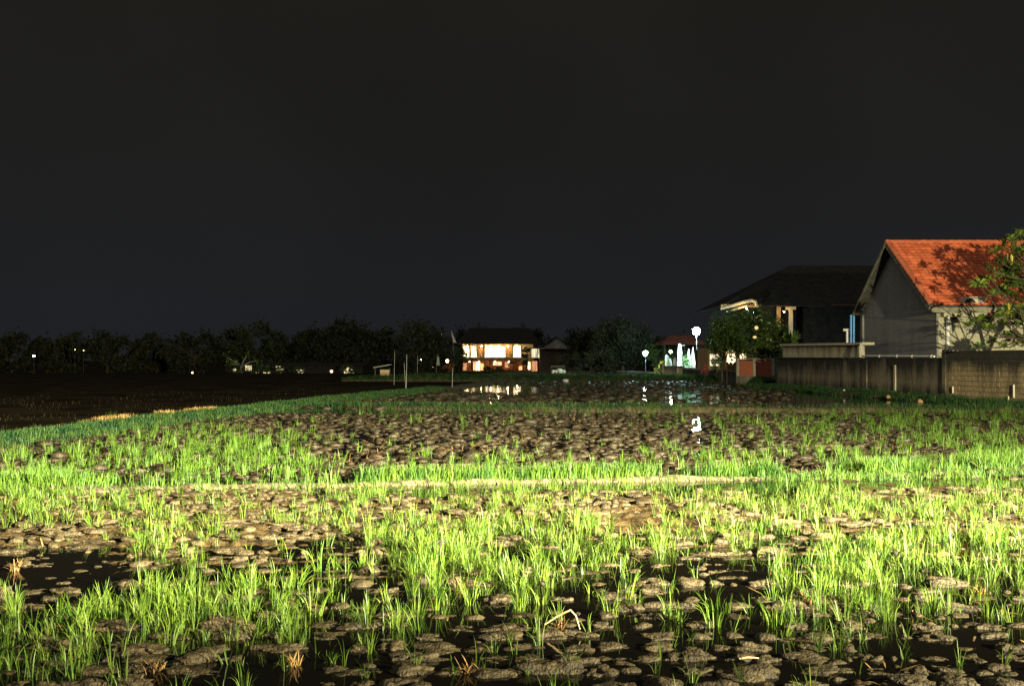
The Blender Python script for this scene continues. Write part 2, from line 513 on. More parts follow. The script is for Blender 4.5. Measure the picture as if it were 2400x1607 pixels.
# brick panels: courses too small to pick apart at 66 m
m, nt, b = nodes_of('brick_face')
tc = nt.nodes.new('ShaderNodeNewGeometry')
mp = nt.nodes.new('ShaderNodeMapping'); mp.inputs['Rotation'].default_value = (math.radians(90), 0, 0)
bt = nt.nodes.new('ShaderNodeTexBrick')
bt.inputs['Color1'].default_value = (0.36, 0.075, 0.030, 1); bt.inputs['Color2'].default_value = (0.24, 0.055, 0.025, 1)
bt.inputs['Mortar'].default_value = (0.16, 0.11, 0.07, 1); bt.inputs['Scale'].default_value = 4.6
nt.links.new(tc.outputs['Position'], mp.inputs[0]); nt.links.new(mp.outputs[0], bt.inputs['Vector'])
nt.links.new(bt.outputs['Color'], b.inputs['Base Color']); b.inputs['Roughness'].default_value = 0.9
M['brick'] = m

# flooded paddy: dark muddy water with faint ripples
m, nt, b = nodes_of('paddy_water')
b.inputs['Base Color'].default_value = (0.004, 0.0034, 0.002, 1)
b.inputs['Roughness'].default_value = 0.035
b.inputs['IOR'].default_value = 1.33
g = nt.nodes.new('ShaderNodeNewGeometry')
n = nt.nodes.new('ShaderNodeTexNoise'); n.inputs['Scale'].default_value = 2.2; n.inputs['Detail'].default_value = 3
nt.links.new(g.outputs['Position'], n.inputs['Vector'])
bp = nt.nodes.new('ShaderNodeBump'); bp.inputs['Strength'].default_value = 0.24; bp.inputs['Distance'].default_value = 0.02
nt.links.new(n.outputs['Fac'], bp.inputs['Height']); nt.links.new(bp.outputs[0], b.inputs['Normal'])
M['water'] = m


# ------------------------------------------------------------------ ground, water, mud, bunds
def bump_map_wet(px, py):
    """how far (m) the mud stands above the water over the picture-sized plan of the fields"""
    w = 0.0 * px
    w += 0.075 * gs(px, py, 250, 1225, 420, 70)
    w += 0.050 * gs(px, py, 900, 1200, 700, 55)
    w += 0.045 * gs(px, py, 1700, 1215, 500, 60)
    w += 0.055 * gs(px, py, 2250, 1190, 330, 70)
    w += 0.030 * gs(px, py, 600, 1320, 350, 30)
    w -= 0.060 * gs(px, py, 220, 1362, 420, 26)
    w -= 0.055 * gs(px, py, 2290, 1302, 90, 26)
    w -= 0.026 * gs(px, py, 1500, 1375, 700, 60)
    w -= 0.014 * gs(px, py, 1200, 1540, 1600, 110)
    return w


def field_height(x, y):
    px, py = img(x, np.maximum(y, 2.5))
    rows = np.sin(2 * math.pi * (y + 0.22 * vnoise(x * 0.6, y * 0.6, 3)) / 0.40)
    big = fbm(x * 0.55, y * 0.8, 21, 3) - 0.45
    mid = fbm(x * 4.2, y * 7.5, 5, 3) - 0.45
    fine = fbm(x * 11, y * 15, 9, 3) - 0.45
    near = sstep(14.5, 12.0, y)
    z = -0.038 + 0.024 * rows + 0.09 * big + 0.10 * mid + 0.075 * fine
    z += bump_map_wet(px, py) * near
    f2 = sstep(13.0, 15.0, y) * sstep(33.0, 30.0, y)
    z += f2 * (-0.012 + 0.05 * mid + 0.03 * fine) - f2 * 0.22 * gs(px, py, 1645, 1003, 95, 30) - f2 * 0.05 * gs(px, py, 700, 1040, 200, 30)
    far = sstep(31.0, 34.0, y)
    z += far * (-0.040 - 0.055 * gs(px, py, 1620, 930, 200, 28) - 0.06 * gs(px, py, 1510, 925, 60, 40)
                - 0.20 * gs(px, py, 1165, 912, 110, 9) - 0.015)
    bx = np.interp(y, [12, 17, 21, 29, 38, 48, 62, 78, 104], [-11.5, -11, -10.2, -9, -7.6, -5.4, -3, -1, 1])
    z -= 0.75 * sstep(0.1, -0.9, x - bx)        # the fallow field past the side bank lies lower
    return z


def structure(o):
    o['kind'] = 'structure'
    return o


# ground: one sheet to the horizon, below the paddies
mb = MB()
xs = [-900, -200, -90, 0, 60, 200, 900]; ys = [-60, 0, 60, 104, 125, 190, 400, 1500]
vs = [(x, y, -0.45 if y < 100 else (-0.10 if y < 130 else -0.7)) for y in ys for x in xs]
nx = len(xs)
mb.add(vs, [(j * nx + i, j * nx + i + 1, (j + 1) * nx + i + 1, (j + 1) * nx + i) for j in range(len(ys) - 1) for i in range(nx - 1)])
structure(mb.build('ground', M['soil']))

# water sheet over the flooded fields
mb = MB()
mb.add([(-11.6, 1.5, 0), (34, 1.5, 0), (34, 112, 0), (-3, 112, 0), (-1, 78, 0), (-3, 62, 0), (-5.4, 48, 0), (-7.6, 38, 0), (-9, 29, 0), (-10.2, 21, 0), (-11.0, 17, 0)], [tuple(range(11))])
structure(mb.build('water', M['water']))

# ploughed mud: a sheet finer near the camera
nu, nd = 620, 500
u = np.linspace(-0.72, 0.78, nu)
d = np.exp(np.linspace(math.log(3.0), math.log(104.0), nd))
U, D = np.meshgrid(u, d)
X = U * D; Y = D
Z = field_height(X, Y)
V = np.stack([X, Y, Z], -1).reshape(-1, 3)
idx = np.arange(nu * nd).reshape(nd, nu)
Q = np.stack([idx[:-1, :-1], idx[:-1, 1:], idx[1:, 1:], idx[1:, :-1]], -1).reshape(-1, 4)
structure(link_mesh('field_mud', np_mesh('field_mud', V, Q, M['mud'], True)))


class Bund:
    """an earth bank between fields: centre line, width, height"""

    def __init__(self, pts, width, height, seed, rough=0.03):
        self.p = np.array(pts, float); self.w = width; self.h = height; self.seed = seed; self.rough = rough
        seg = np.diff(self.p, axis=0); self.l = np.hypot(seg[:, 0], seg[:, 1]); self.c = np.concatenate([[0], np.cumsum(self.l)])

    def at(self, s):
        return np.interp(s, self.c, self.p[:, 0]), np.interp(s, self.c, self.p[:, 1])

    def frame(self, s):
        x, y = self.at(s); x2, y2 = self.at(s + 0.2); x1, y1 = self.at(s - 0.2)
        dx, dy = x2 - x1, y2 - y1; L = np.hypot(dx, dy) + 1e-9
        return x, y, dx / L, dy / L

    def width(self, s):
        return np.interp(s, self.c, self.w) if not np.isscalar(self.w) else self.w + 0 * s

    def point(self, s, t):
        """t in -1..1 across the bank"""
        x, y, dx, dy = self.frame(s)
        w = self.width(s) * (0.92 + 0.35 * (vnoise(s * 0.9, s * 0, self.seed) - 0.5))
        X = x - dy * t * w; Y = y + dx * t * w
        prof = np.clip(1 - np.minimum(np.abs(t), 1) ** 2.6, 0, 1)
        z = -0.10 + (self.h * np.clip((s + 0.05) / 5.0, 0, 1) + 0.10) * prof + self.rough * 2.2 * (fbm(X * 2.2, Y * 2.2, self.seed + 4, 4) - 0.47) * (0.4 + prof)
        z += 0.35 * self.h * (vnoise(s * 0.45, s * 0, self.seed + 9) - 0.5) * prof
        return X, Y, z

    def build(self, name, mat, ds=0.06, nt=22):
        s = np.arange(0, self.c[-1], ds); t = np.linspace(-1, 1, nt)
        SS, TT = np.meshgrid(s, t, indexing='ij')
        X, Y, Z = self.point(SS, TT)
        V = np.stack([X, Y, Z], -1).reshape(-1, 3)
        I = np.arange(len(s) * nt).reshape(len(s), nt)
        Q = np.stack([I[:-1, :-1], I[1:, :-1], I[1:, 1:], I[:-1, 1:]], -1).reshape(-1, 4)
        return structure(link_mesh(name, np_mesh(name, V, Q, mat, True)))


near_bund = Bund([(-10.5, 12.6), (-6.0, 12.8), (-3.0, 13.3), (0.0, 13.75), (3.0, 14.1), (6.0, 14.6), (9.0, 15.6), (14, 17.2)],
                 [0.9, 0.30, 0.16, 0.15, 0.16, 0.26, 0.45, 0.8], 0.055, 31, 0.03)
near_bund.w = np.interp(near_bund.c, near_bund.c, near_bund.w)
near_bund.build('earth_bund', M['dry_earth'])
side_bank = Bund([(-11.5, 12.0), (-11.0, 17), (-10.2, 21), (-9.0, 29), (-7.6, 38), (-5.4, 48), (-3, 62), (-1, 78)], 0.9, 0.14, 41, 0.04)
side_bank.build('earth_bund', M['bund_earth'], 0.12)
mid_bund = Bund([(-8.2, 36.5), (-5, 34.5), (0, 33.0), (5, 32.3), (9, 32.0), (13, 32.4), (16, 33.2), (19, 32.5)], 0.35, 0.16, 51)
mid_bund.build('earth_bund', M['bund_earth'], 0.12)
far_bund = Bund([(-14, 82), (-4, 81), (2, 81), (6, 80.5), (11, 79), (13.5, 77), (15.5, 70), (16.6, 64)], [0.1, 0.6, 0.7, 0.7, 0.7, 0.7, 0.7, 0.7], 0.34, 61, 0.05)
far_bund.build('earth_bund', M['bund_earth'], 0.25)
wall_bank = Bund([(15.0, 63), (15.6, 58), (16.3, 50), (16.95, 42), (17.6, 37), (18.5, 32), (19.5, 26)], 1.3, 0.14, 71, 0.05)
wall_bank.build('earth_bund', M['bund_earth'], 0.12)
road_bank = Bund([(-4, 104), (2, 103), (10, 101), (18, 96), (24, 92)], 3.0, 0.5, 81, 0.08)
road_bank.build('earth_bund', M['bund_earth'], 0.5)


# ------------------------------------------------------------------ plants made of blades
def blades(base, az, length, width, lean, curl, nseg=5):
    """bent tapering blades: one quad strip each; returns V, Q"""
    n = len(az)
    t = np.linspace(0, 1, nseg + 1)
    th = lean[:, None] + curl[:, None] * t[None, :] ** 1.6          # angle from vertical
    seg = length[:, None] / nseg
    r = np.concatenate([np.zeros((n, 1)), np.cumsum(np.sin(th[:, :-1]) * seg, 1)], 1)
    z = np.concatenate([np.zeros((n, 1)), np.cumsum(np.cos(th[:, :-1]) * seg, 1)], 1)
    cx, cy = np.cos(az)[:, None], np.sin(az)[:, None]
    wd = width[:, None] * np.array([0.65 + 0.5 * math.sin(math.pi * min(1, q * 1.1)) if q < 1 else 0.08 for q in t])[None, :] * 0.5
    tw = az + rng.uniform(-0.9, 0.9, n)
    sx, sy = -np.sin(tw)[:, None], np.cos(tw)[:, None]
    cxs = base[:, 0:1] + cx * r; cys = base[:, 1:2] + cy * r; czs = base[:, 2:3] + z
    L = np.stack([cxs - sx * wd, cys - sy * wd, czs], -1)
    R = np.stack([cxs + sx * wd, cys + sy * wd, czs], -1)
    V = np.stack([L, R], 2).reshape(n, -1, 3)
    k = 2 * (nseg + 1)
    q = np.array([[2 * i, 2 * i + 1, 2 * i + 3, 2 * i + 2] for i in range(nseg)])
    Q = (np.arange(n)[:, None, None] * k + q[None]).reshape(-1, 4)
    return V.reshape(-1, 3), Q


def rice_variant(kind, seed):
    """kind 0: a thin seedling of few blades; 1: a clump; 2: a bushy clump. unit: metres"""
    r = np.random.default_rng(seed)
    if kind == 0:
        ns = r.integers(1, 3); nb = int(ns * r.integers(3, 5)); spread = 0.018; hh = r.uniform(0.15, 0.25)
    elif kind == 1:
        nb = int(r.integers(7, 12)); spread = 0.028; hh = r.uniform(0.17, 0.26)
    else:
        nb = int(r.integers(16, 26)); spread = 0.050; hh = r.uniform(0.18, 0.29)
    az = r.uniform(0, 2 * math.pi, nb)
    rad = spread * np.sqrt(r.uniform(0, 1, nb))
    base = np.stack([rad * np.cos(az), rad * np.sin(az), np.full(nb, -0.03)], -1)
    length = hh * r.uniform(0.50, 1.12, nb)
    width = r.uniform(0.0036, 0.0064, nb) * (1.15 if kind == 0 else 1.0)
    lean = np.abs(r.normal(0.08, 0.09, nb))
    curl = np.abs(r.normal(0.55, 0.60, nb))
    drop = r.uniform(0, 1, nb) < 0.30
    curl[drop] += r.uniform(0.7, 1.6, drop.sum())
    base[:, 2] += 0
    return blades(base, az + r.normal(0, 0.3, nb), length, width, lean, curl, 6)


NV = 10
RICE = [[rice_variant(k, 100 * k + i) for i in range(NV)] for k in range(3)]
RICE_ME = [[np_mesh('rice_plant', *RICE[k][i], M['rice']) for i in range(NV)] for k in range(3)]


def rice_density(px, py):
    p = 3.2 + 0 * px
    for (cx, cy, sx, sy, a) in [
        (1180, 1310, 330, 80, 30), (1000, 1235, 170, 55, 12), (1330, 1225, 330, 45, 9), (2150, 1245, 330, 150, 30),
        (2370, 1390, 140, 100, 26), (1760, 1225, 260, 75, 14), (1960, 1400, 190, 70, 16), (180, 1465, 280, 65, 40),
        (640, 1420, 240, 70, 28), (620, 1260, 260, 65, 13), (330, 1310, 120, 60, 14), (430, 1225, 120, 40, 8), (60, 1160, 170, 40, 18),
        (100, 1560, 280, 60, 24), (200, 1225, 280, 60, 7), (560, 1540, 300, 60, 14), (2100, 1540, 400, 80, 7), (1300, 1560, 900, 70, 5), (1700, 1180, 500, 25, 3), (1250, 1150, 500, 12, 4)]:
        p = p + 1.55 * a * gs(px, py, cx, cy, sx, sy)
    p = p * (1 - 0.75 * gs(px, py, 130, 1350, 330, 22)) * (1 - 0.9 * gs(px, py, 2290, 1302, 100, 28)) * (1 - 0.6 * gs(px, py, 250, 1280, 60, 40))
    return p


def rice2_density(px, py):
    p = 0.5 + 0 * px
    for (cx, cy, sx, sy, a) in [(270, 1085, 260, 55, 18), (560, 1095, 170, 45, 16), (620, 1030, 120, 20, 5), (2160, 1000, 260, 45, 9), (2330, 1060, 200, 45, 9),
                                (1950, 1075, 400, 22, 10), (1080, 1085, 300, 18, 3), (1400, 1085, 500, 18, 4), (1760, 1000, 160, 30, 2)]:
        p = p + a * gs(px, py, cx, cy, sx, sy)
    return p


def scatter(density, x0, x1, y0, y1, dmax, umin=-0.60, umax=0.62):
    n = int((x1 - x0) * (y1 - y0) * dmax)
    x = rng.uniform(x0, x1, n); y = rng.uniform(y0, y1, n)
    px, py = img(x, y)
    patch = 0.25 + 1.5 * sstep(0.30, 0.68, vnoise(x * 1.6, y * 1.6, 77))
    keep = (rng.uniform(0, 1, n) * dmax < density(px, py) * patch) & (x / y > umin) & (x / y < umax)
    return x[keep], y[keep]


def surf(x, y):
    return np.maximum(field_height(x, y), -0.005)


# individual seedlings of the near field, the rest joined
x, y = scatter(rice_density, -9, 10, 4.3, 13.2, 72)
px, py = img(x, y)
kind = np.where(py > 1470, np.where(rng.uniform(0, 1, len(x)) < 0.75, 0, 1), np.where(rng.uniform(0, 1, len(x)) < 0.45, 2, 1))
kind = np.where((px < 700) & (py > 1400) & (rng.uniform(0, 1, len(x)) < 0.2), 2, kind)
sc = rng.uniform(0.58, 1.05, len(x)) * np.where(py > 1470, 0.95, 1.0)
rot = rng.uniform(0, 2 * math.pi, len(x)); var = rng.integers(0, NV, len(x))
show = (px > -20) & (px < 2420) & (py < 1640)
size = sc * np.where(kind == 0, 0.62, np.where(kind == 1, 0.85, 1.1)) / y
order = np.argsort(-np.where(show, size, 0))
sel = order[:300]
rest = order[300:]


COLS8 = ['at left edge', 'near left edge', 'left of centre', 'just left of middle', 'just right of middle', 'right of centre', 'near right edge', 'at right edge']


def place_words(px, py):
    c = COLS8[int(min(7, max(0, px // 300)))]
    if py > 1560: r = 'frontmost'
    elif py > 1510: r = 'second row'
    elif py > 1460: r = 'third row'
    elif py > 1410: r = 'fourth row'
    elif py > 1370: r = 'fifth row'
    else: r = 'sixth row'
    return r + ', ' + c


seen_labels = {}
for i in sel:
    k = int(kind[i])
    o = link_mesh('rice_plant', RICE_ME[k][int(var[i])], None, (x[i], y[i], float(surf(x[i:i + 1], y[i:i + 1])[0])))
    lx, ly = random.gauss(0, 0.08), random.gauss(0, 0.10)
    o.rotation_euler = (lx, ly, rot[i]); o.scale = (sc[i],) * 3
    h = 'tall' if sc[i] > 0.92 else ('short' if sc[i] < 0.78 else 'medium')
    w = ['thin few-bladed', 'upright', 'bushy'][k]
    ln_ = 'leaning left' if ly < -0.08 else ('leaning right' if ly > 0.08 else 'standing straight')
    wn_ = {0: 'thin', 1: 'upright', 2: 'bushy'}[k]
    nb_ = 'on mud' if field_height(x[i:i + 1], y[i:i + 1])[0] > 0.004 else 'in water'
    tag(o, f'{h} {wn_} seedling {nb_}, {ln_ + ", " if ln_[0] == "l" else ""}{place_words(px[i], py[i])}', 'rice plant', 'rice seedlings growing in the near paddy')


def single_out(prefix):
    """things that still share a label are told apart by their order from the left"""
    same = {}
    for o in COL.objects:
        if o.name.split('.')[0] == prefix and o.get('label'): same.setdefault(o['label'], []).append(o)
    nth = ['', 'second from left, ', 'third from left, ', 'fourth from left, ', 'fifth from left, ', 'sixth from left, ', 'seventh from left, ', 'eighth from left, ', 'ninth from left, ', 'tenth from left, ', 'eleventh from left, ', 'twelfth from left, ', 'thirteenth from left, ', 'fourteenth from left, ', 'fifteenth from left, ', 'sixteenth from left, ']
    for lab, os_ in same.items():
        if len(os_) < 2: continue
        os_.sort(key=lambda o: o.location.x / o.location.y)
        for k, o in enumerate(os_):
            o['label'] = ('leftmost ' if k == 0 else ('rightmost ' if k == len(os_) - 1 else nth[min(k, 15)])) + lab


single_out('rice_plant')


def joined_plants(name, x, y, z, kind, var, rot, sc, mat):
    Vs, Qs, b = [], [], 0
    for k in range(3):
        for v in range(NV):
            m_ = np.where((kind == k) & (var == v))[0]
            if not len(m_): continue
            V0, Q0 = RICE[k][v]
            c, s_ = np.cos(rot[m_])[:, None], np.sin(rot[m_])[:, None]
            q = sc[m_][:, None]
            lx = rng.normal(0, 0.09, (len(m_), 1)); ly = rng.normal(0, 0.09, (len(m_), 1))
            VX = (V0[:, 0] * c - V0[:, 1] * s_ + V0[:, 2] * lx) * q + x[m_][:, None]
            VY = (V0[:, 0] * s_ + V0[:, 1] * c + V0[:, 2] * ly) * q + y[m_][:, None]
            VZ = V0[:, 2] * q + z[m_][:, None]
            Vs.append(np.stack([VX, VY, VZ], -1).reshape(-1, 3))
            Qs.append((Q0[None] + (np.arange(len(m_)) * len(V0))[:, None, None]).reshape(-1, 4) + b)
            b += len(m_) * len(V0)
    o = link_mesh(name, np_mesh(name, np.concatenate(Vs), np.concatenate(Qs), mat))
    o['kind'] = 'stuff'
    return o


joined_plants('rice_seedlings', x[rest], y[rest], surf(x[rest], y[rest]), kind[rest], var[rest], rot[rest], sc[rest], M['rice'])
x2, y2 = scatter(rice2_density, -12, 18, 13.8, 32, 22)
n2 = len(x2)
joined_plants('rice_seedlings', x2, y2, surf(x2, y2), rng.integers(1, 3, n2), rng.integers(0, NV, n2), rng.uniform(0, 6.28, n2), rng.uniform(0.8, 1.25, n2), M['rice_far'])
# the far wet field: sparse seedlings
n3 = 2600
x3 = rng.uniform(-9, 17, n3); y3 = rng.uniform(34, 78, n3)
keep = (x3 < PX(1830, y3)) & (x3 > -8 + (y3 - 36) * 0.16) & (vnoise(x3 * 0.5, y3 * 0.3, 5) > 0.45)
x3, y3 = x3[keep], y3[keep]; n3 = len(x3)
joined_plants('rice_seedlings', x3, y3, surf(x3, y3), rng.integers(0, 2, n3), rng.integers(0, NV, n3), rng.uniform(0, 6.28, n3), rng.uniform(0.7, 1.1, n3), M['bank_grass'])


def grass_on(bund, n, lo, hi, smin, smax, tmin, tmax, mat, name='grass', patch=0.0, pseed=5, wid=(0.004, 0.010), dens=None):
    s = rng.uniform(smin, smax, n); t = rng.uniform(tmin, tmax, n)
    X, Y, Z = bund.point(s, t)
    px, py = img(X, Y)
    keep = np.ones(n, bool)
    if patch: keep &= fbm(X * 0.9, Y * 1.2, pseed, 3) > patch
    if dens is not None: keep &= rng.uniform(0, 1, n) < dens(px, py)
    Z = np.maximum(Z, np.minimum(surf(X, Y), 0.3))
    keep &= Z > -0.02
    X, Y, Z = X[keep], Y[keep], Z[keep]; m_ = len(X)
    base = np.stack([X, Y, Z - 0.01], -1)
    V, Q = blades(base, rng.uniform(0, 2 * math.pi, m_), rng.uniform(lo, hi, m_), rng.uniform(*wid, m_), np.abs(rng.normal(0.15, 0.25, m_)), np.abs(rng.normal(0.5, 0.5, m_)), 3)
    o = link_mesh(name, np_mesh(name, V, Q, mat)); o['kind'] = 'stuff'
    return o


def near_dens(px, py):
    d = 0.03 + 0 * px
    d = d + 0.9 * sstep(300, 60, px) + 0.9 * sstep(1720, 1800, px)
    d = d + 0.75 * sstep(740, 900, px) * sstep(1760, 1700, px)
    return np.clip(d, 0, 1)


grass_on(near_bund, 60000, 0.07, 0.30, 0, near_bund.c[-1], 0.0, 3.2, M['grass'], dens=near_dens, patch=0.34)
grass_on(near_bund, 14000, 0.05, 0.15, 0, near_bund.c[-1], -2.0, 0.1, M['grass'], dens=lambda px, py: np.clip(0.22 + 0.8 * sstep(200, 40, px) + 0.75 * sstep(1750, 1850, px), 0, 1))
grass_on(side_bank, 60000, 0.06, 0.17, 2, 44, -0.95, 1.0, M['bank_grass'], wid=(0.006, 0.014))
grass_on(side_bank, 15000, 0.08, 0.22, 8, 18.5, 0.15, 0.98, M['dry_straw'], name='dry_grass', wid=(0.008, 0.016), patch=0.43)
grass_on(mid_bund, 16000, 0.08, 0.20, 0, mid_bund.c[-1], -1.0, 1.0, M['bank_grass'], wid=(0.006, 0.014), dens=lambda px, py: np.clip(0.25 + 0.8 * sstep(1650, 1500, px) + 0.6 * sstep(2050, 2120, px), 0, 1))
grass_on(far_bund, 26000, 0.10, 0.32, 0, far_bund.c[-1], -1.0, 1.0, M['bank_grass'], wid=(0.012, 0.03))
grass_on(wall_bank, 46000, 0.05, 0.24, 0, wall_bank.c[-1], -1.0, 1.0, M['bank_grass'], wid=(0.008, 0.016), patch=0.40)

nf_ = 16000
yf = 17 + 75 * rng.uniform(0, 1, nf_) ** 1.6
bx_ = np.interp(yf, [12, 17, 21, 29, 38, 48, 62, 78, 104], [-11.5, -11, -10.2, -9, -7.6, -5.4, -3, -1, 1])
xf = bx_ - 1.1 - 24 * rng.uniform(0, 1, nf_) ** 2
kf = fbm(xf * 0.5, yf * 0.35, 66, 3) > 0.42
xf, yf = xf[kf], yf[kf]; nf_ = len(xf)
V, Q = blades(np.stack([xf, yf, np.full(nf_, -0.46)], -1), rng.uniform(0, 6.28, nf_), rng.uniform(0.05, 0.20, nf_), rng.uniform(0.008, 0.018, nf_), np.abs(rng.normal(0.2, 0.3, nf_)), np.abs(rng.normal(0.5, 0.5, nf_)), 3)
o = link_mesh('stubble_grass', np_mesh('stubble_grass', V, Q, M['stubble'])); o['kind'] = 'stuff'

# ------------------------------------------------------------------ mud clods
def clod_variant(seed, sub):
    bm = bmesh.new()
    bmesh.ops.create_icosphere(bm, subdivisions=sub, radius=1.0)
    V = np.array([v.co[:] for v in bm.verts]); Fc = np.array([[v.index for v in f.verts] for f in bm.faces])
    bm.free()
    r = np.random.default_rng(seed)
    D = np.ones(len(V))
    for fr, am, cnt in ((1.6, 0.17, 5), (4.0, 0.12, 9), (9.0, 0.11, 14), (18.0, 0.065, 18)):
        for _ in range(cnt):
            k = r.normal(0, 1, 3); k = k / np.linalg.norm(k) * fr * r.uniform(0.7, 1.4)
            D += am * np.sin(V @ k + r.uniform(0, 6.28)) / math.sqrt(cnt) * 1.6
    V = V * D[:, None]
    V[:, 2] = np.where(V[:, 2] > 0, np.abs(V[:, 2]) ** 0.75 * 1.0, V[:, 2] * 0.5)
    return V, Fc


CL = [clod_variant(300 + i, 4) for i in range(12)]
CL_ME = [np_mesh('mud_clod', V, Fc, M['clod'], True) for V, Fc in CL]
CLS = [clod_variant(400 + i, 3) for i in range(8)]
CLM = [clod_variant(450 + i, 2) for i in range(8)]
CLT = [clod_variant(500 + i, 1) for i in range(8)]

cx, cy, csx, csy, csz = [], [], [], [], []
row = 4.25
while row < 13.0:
    x0 = -0.62 * row
    while x0 < 0.64 * row:
        L = float(np.clip(random.lognormvariate(-2.45, 0.42), 0.035, 0.16))
        if row > 7.6: L *= 0.62
        x0 += L
        px_, py_ = img(x0, row)
        wet = gs(px_, py_, 200, 1362, 430, 22) + gs(px_, py_, 2290, 1302, 90, 25) + 0.7 * gs(px_, py_, 1300, 1390, 600, 30)
        gap = float(vnoise(np.array([x0 * 0.8]), np.array([row * 0.9]), 8)[0])
        if random.random() < 0.93 - 0.75 * wet and gap > 0.14:
            stretch_ = random.uniform(1.2, 1.9) if row > 7.6 else 1.0
            cx.append(x0); cy.append(row + random.gauss(0, 0.022))
            csx.append(L * 1.02 * stretch_); csy.append(min(L * 0.9, random.uniform(0.055, 0.098))); csz.append(random.uniform(0.036, 0.066) * (0.6 + 3 * L) * (0.75 if row > 7.6 else 1.0))
            if random.random() < 0.35:       # crumbs round a clod
                for _ in range(random.randint(1, 3)):
                    cx.append(x0 + random.gauss(0, L)); cy.append(row + random.gauss(0, 0.12))
                    q = random.uniform(0.02, 0.055); csx.append(q * 1.3); csy.append(q); csz.append(q * 0.8)
        x0 += L + random.uniform(-0.01, 0.05) + (random.expovariate(5) if random.random() < 0.16 else 0)
    row += 0.235 + random.uniform(-0.02, 0.04)
cx, cy, csx, csy, csz = map(np.array, (cx, cy, csx, csy, csz))
cz = np.clip(field_height(cx, cy), -0.03, 0.2) + 0.0
cpx, cpy = img(cx, cy)
vis = (cpx > -10) & (cpx < 2410) & (cpy < 1625)
area = np.where(vis, csx / cy, 0)
order = np.argsort(-area)
near_sel = order[:300]; near_rest = order[300:]
for i in near_sel:
    o = link_mesh('mud_clod', CL_ME[random.randrange(12)], None, (cx[i], cy[i], cz[i]))
    o.rotation_euler = (0, 0, random.gauss(0, 0.13) + (math.pi if random.random() < 0.5 else 0))
    o.scale = (csx[i], csy[i], csz[i])
    wd = 'long' if csx[i] > 0.16 else ('oblong' if csx[i] > 0.11 else 'round')
    tl = 'high' if csz[i] > 0.06 else 'low'
    dp_ = 'crumbly' if i % 3 == 0 else ('cracked' if i % 3 == 1 else 'smooth')
    tag(o, f'{tl} {wd} {dp_} brown mud clod, {place_words(cpx[i], cpy[i])}', 'mud clod', 'mud clods turned up by the plough')


def joined_lumps(name, x, y, z, sx, sy, sz, variants, mat, smooth=True):
    n = len(x); vi = rng.integers(0, len(variants), n); rot = rng.normal(0, 0.3, n) + rng.integers(0, 2, n) * math.pi
    Vs, Fs, b = [], [], 0
    for v, (V0, F0) in enumerate(variants):
        m_ = np.where(vi == v)[0]
        if not len(m_): continue
        c, s_ = np.cos(rot[m_])[:, None], np.sin(rot[m_])[:, None]
        A = V0[:, 0] * sx[m_][:, None]; B = V0[:, 1] * sy[m_][:, None]
        Vs.append(np.stack([A * c - B * s_ + x[m_][:, None], A * s_ + B * c + y[m_][:, None], V0[:, 2] * sz[m_][:, None] + z[m_][:, None]], -1).reshape(-1, 3))
        Fs.append((F0[None] + (np.arange(len(m_)) * len(V0))[:, None, None]).reshape(-1, 3) + b); b += len(m_) * len(V0)
    o = link_mesh(name, np_mesh(name, np.concatenate(Vs), np.concatenate(Fs), mat, smooth)); o['kind'] = 'stuff'
    return o


r_ = near_rest
joined_lumps('mud_clods', cx[r_], cy[r_], cz[r_], csx[r_], csy[r_], csz[r_], CLM, M['clod'])
single_out('mud_clod')
# second field
n = 20000
X2 = rng.uniform(-0.56, 0.62, n); Y2 = 14.2 + (31.5 - 14.2) * rng.uniform(0, 1, n)
X2 = X2 * Y2
keep = (X2 > -9.8 + (Y2 - 20) * 0.17)
X2, Y2 = X2[keep], Y2[keep]
Y2 = np.round(Y2 / 0.33) * 0.33 + rng.normal(0, 0.06, len(Y2))
px_, py_ = img(X2, Y2)
keep = (gs(px_, py_, 1650, 1003, 75, 24) < rng.uniform(0.35, 1.1, len(X2))) & (rng.uniform(0, 1, len(X2)) > 0.6 * gs(px_, py_, 640, 1050, 260, 40))
X2, Y2 = X2[keep], Y2[keep]
q = rng.lognormal(-3.1, 0.38, len(X2)).clip(0.025, 0.12)
joined_lumps('mud_clods', X2, Y2, np.clip(field_height(X2, Y2), -0.02, 0.3), q * rng.uniform(1.1, 2.0, len(q)), q * 0.8, q * rng.uniform(0.5, 1.0, len(q)), CLT, M['wet_dim_clod'], False)
# far wet field
n = 4600
Y3 = rng.uniform(34, 76, n); X3 = rng.uniform(-0.35, 0.28, n) * Y3
px_, py_ = img(X3, Y3)
keep = (X3 > -8 + (Y3 - 36) * 0.16) & (py_ > 0) & (gs(px_, py_, 1165, 911, 105, 9) < 0.35) & (rng.uniform(0, 1, n) > 0.9 * gs(px_, py_, 1620, 932, 120, 30))
X3, Y3 = X3[keep], Y3[keep]
q = rng.lognormal(-2.2, 0.4, len(X3)).clip(0.05, 0.3)
joined_lumps('mud_clods', X3, Y3, np.full(len(X3), -0.02), q * 1.3, q, q * 0.55, CLT, M['wet_dim_clod'], False)

# broken dry straw lying on the clods of the second field and the near mud
def straw_bits(name, n, fx, lo, hi, mat):
    x, y = fx(n)
    m_ = len(x)
    base = np.stack([x, y, surf(x, y) + 0.03], -1)
    V, Q = blades(base, rng.uniform(0, 6.28, m_), rng.uniform(lo, hi, m_), rng.uniform(0.006, 0.014, m_), rng.uniform(0.9, 1.5, m_), rng.uniform(0, 0.9, m_), 3)
    o = link_mesh(name, np_mesh(name, V, Q, mat)); o['kind'] = 'stuff'


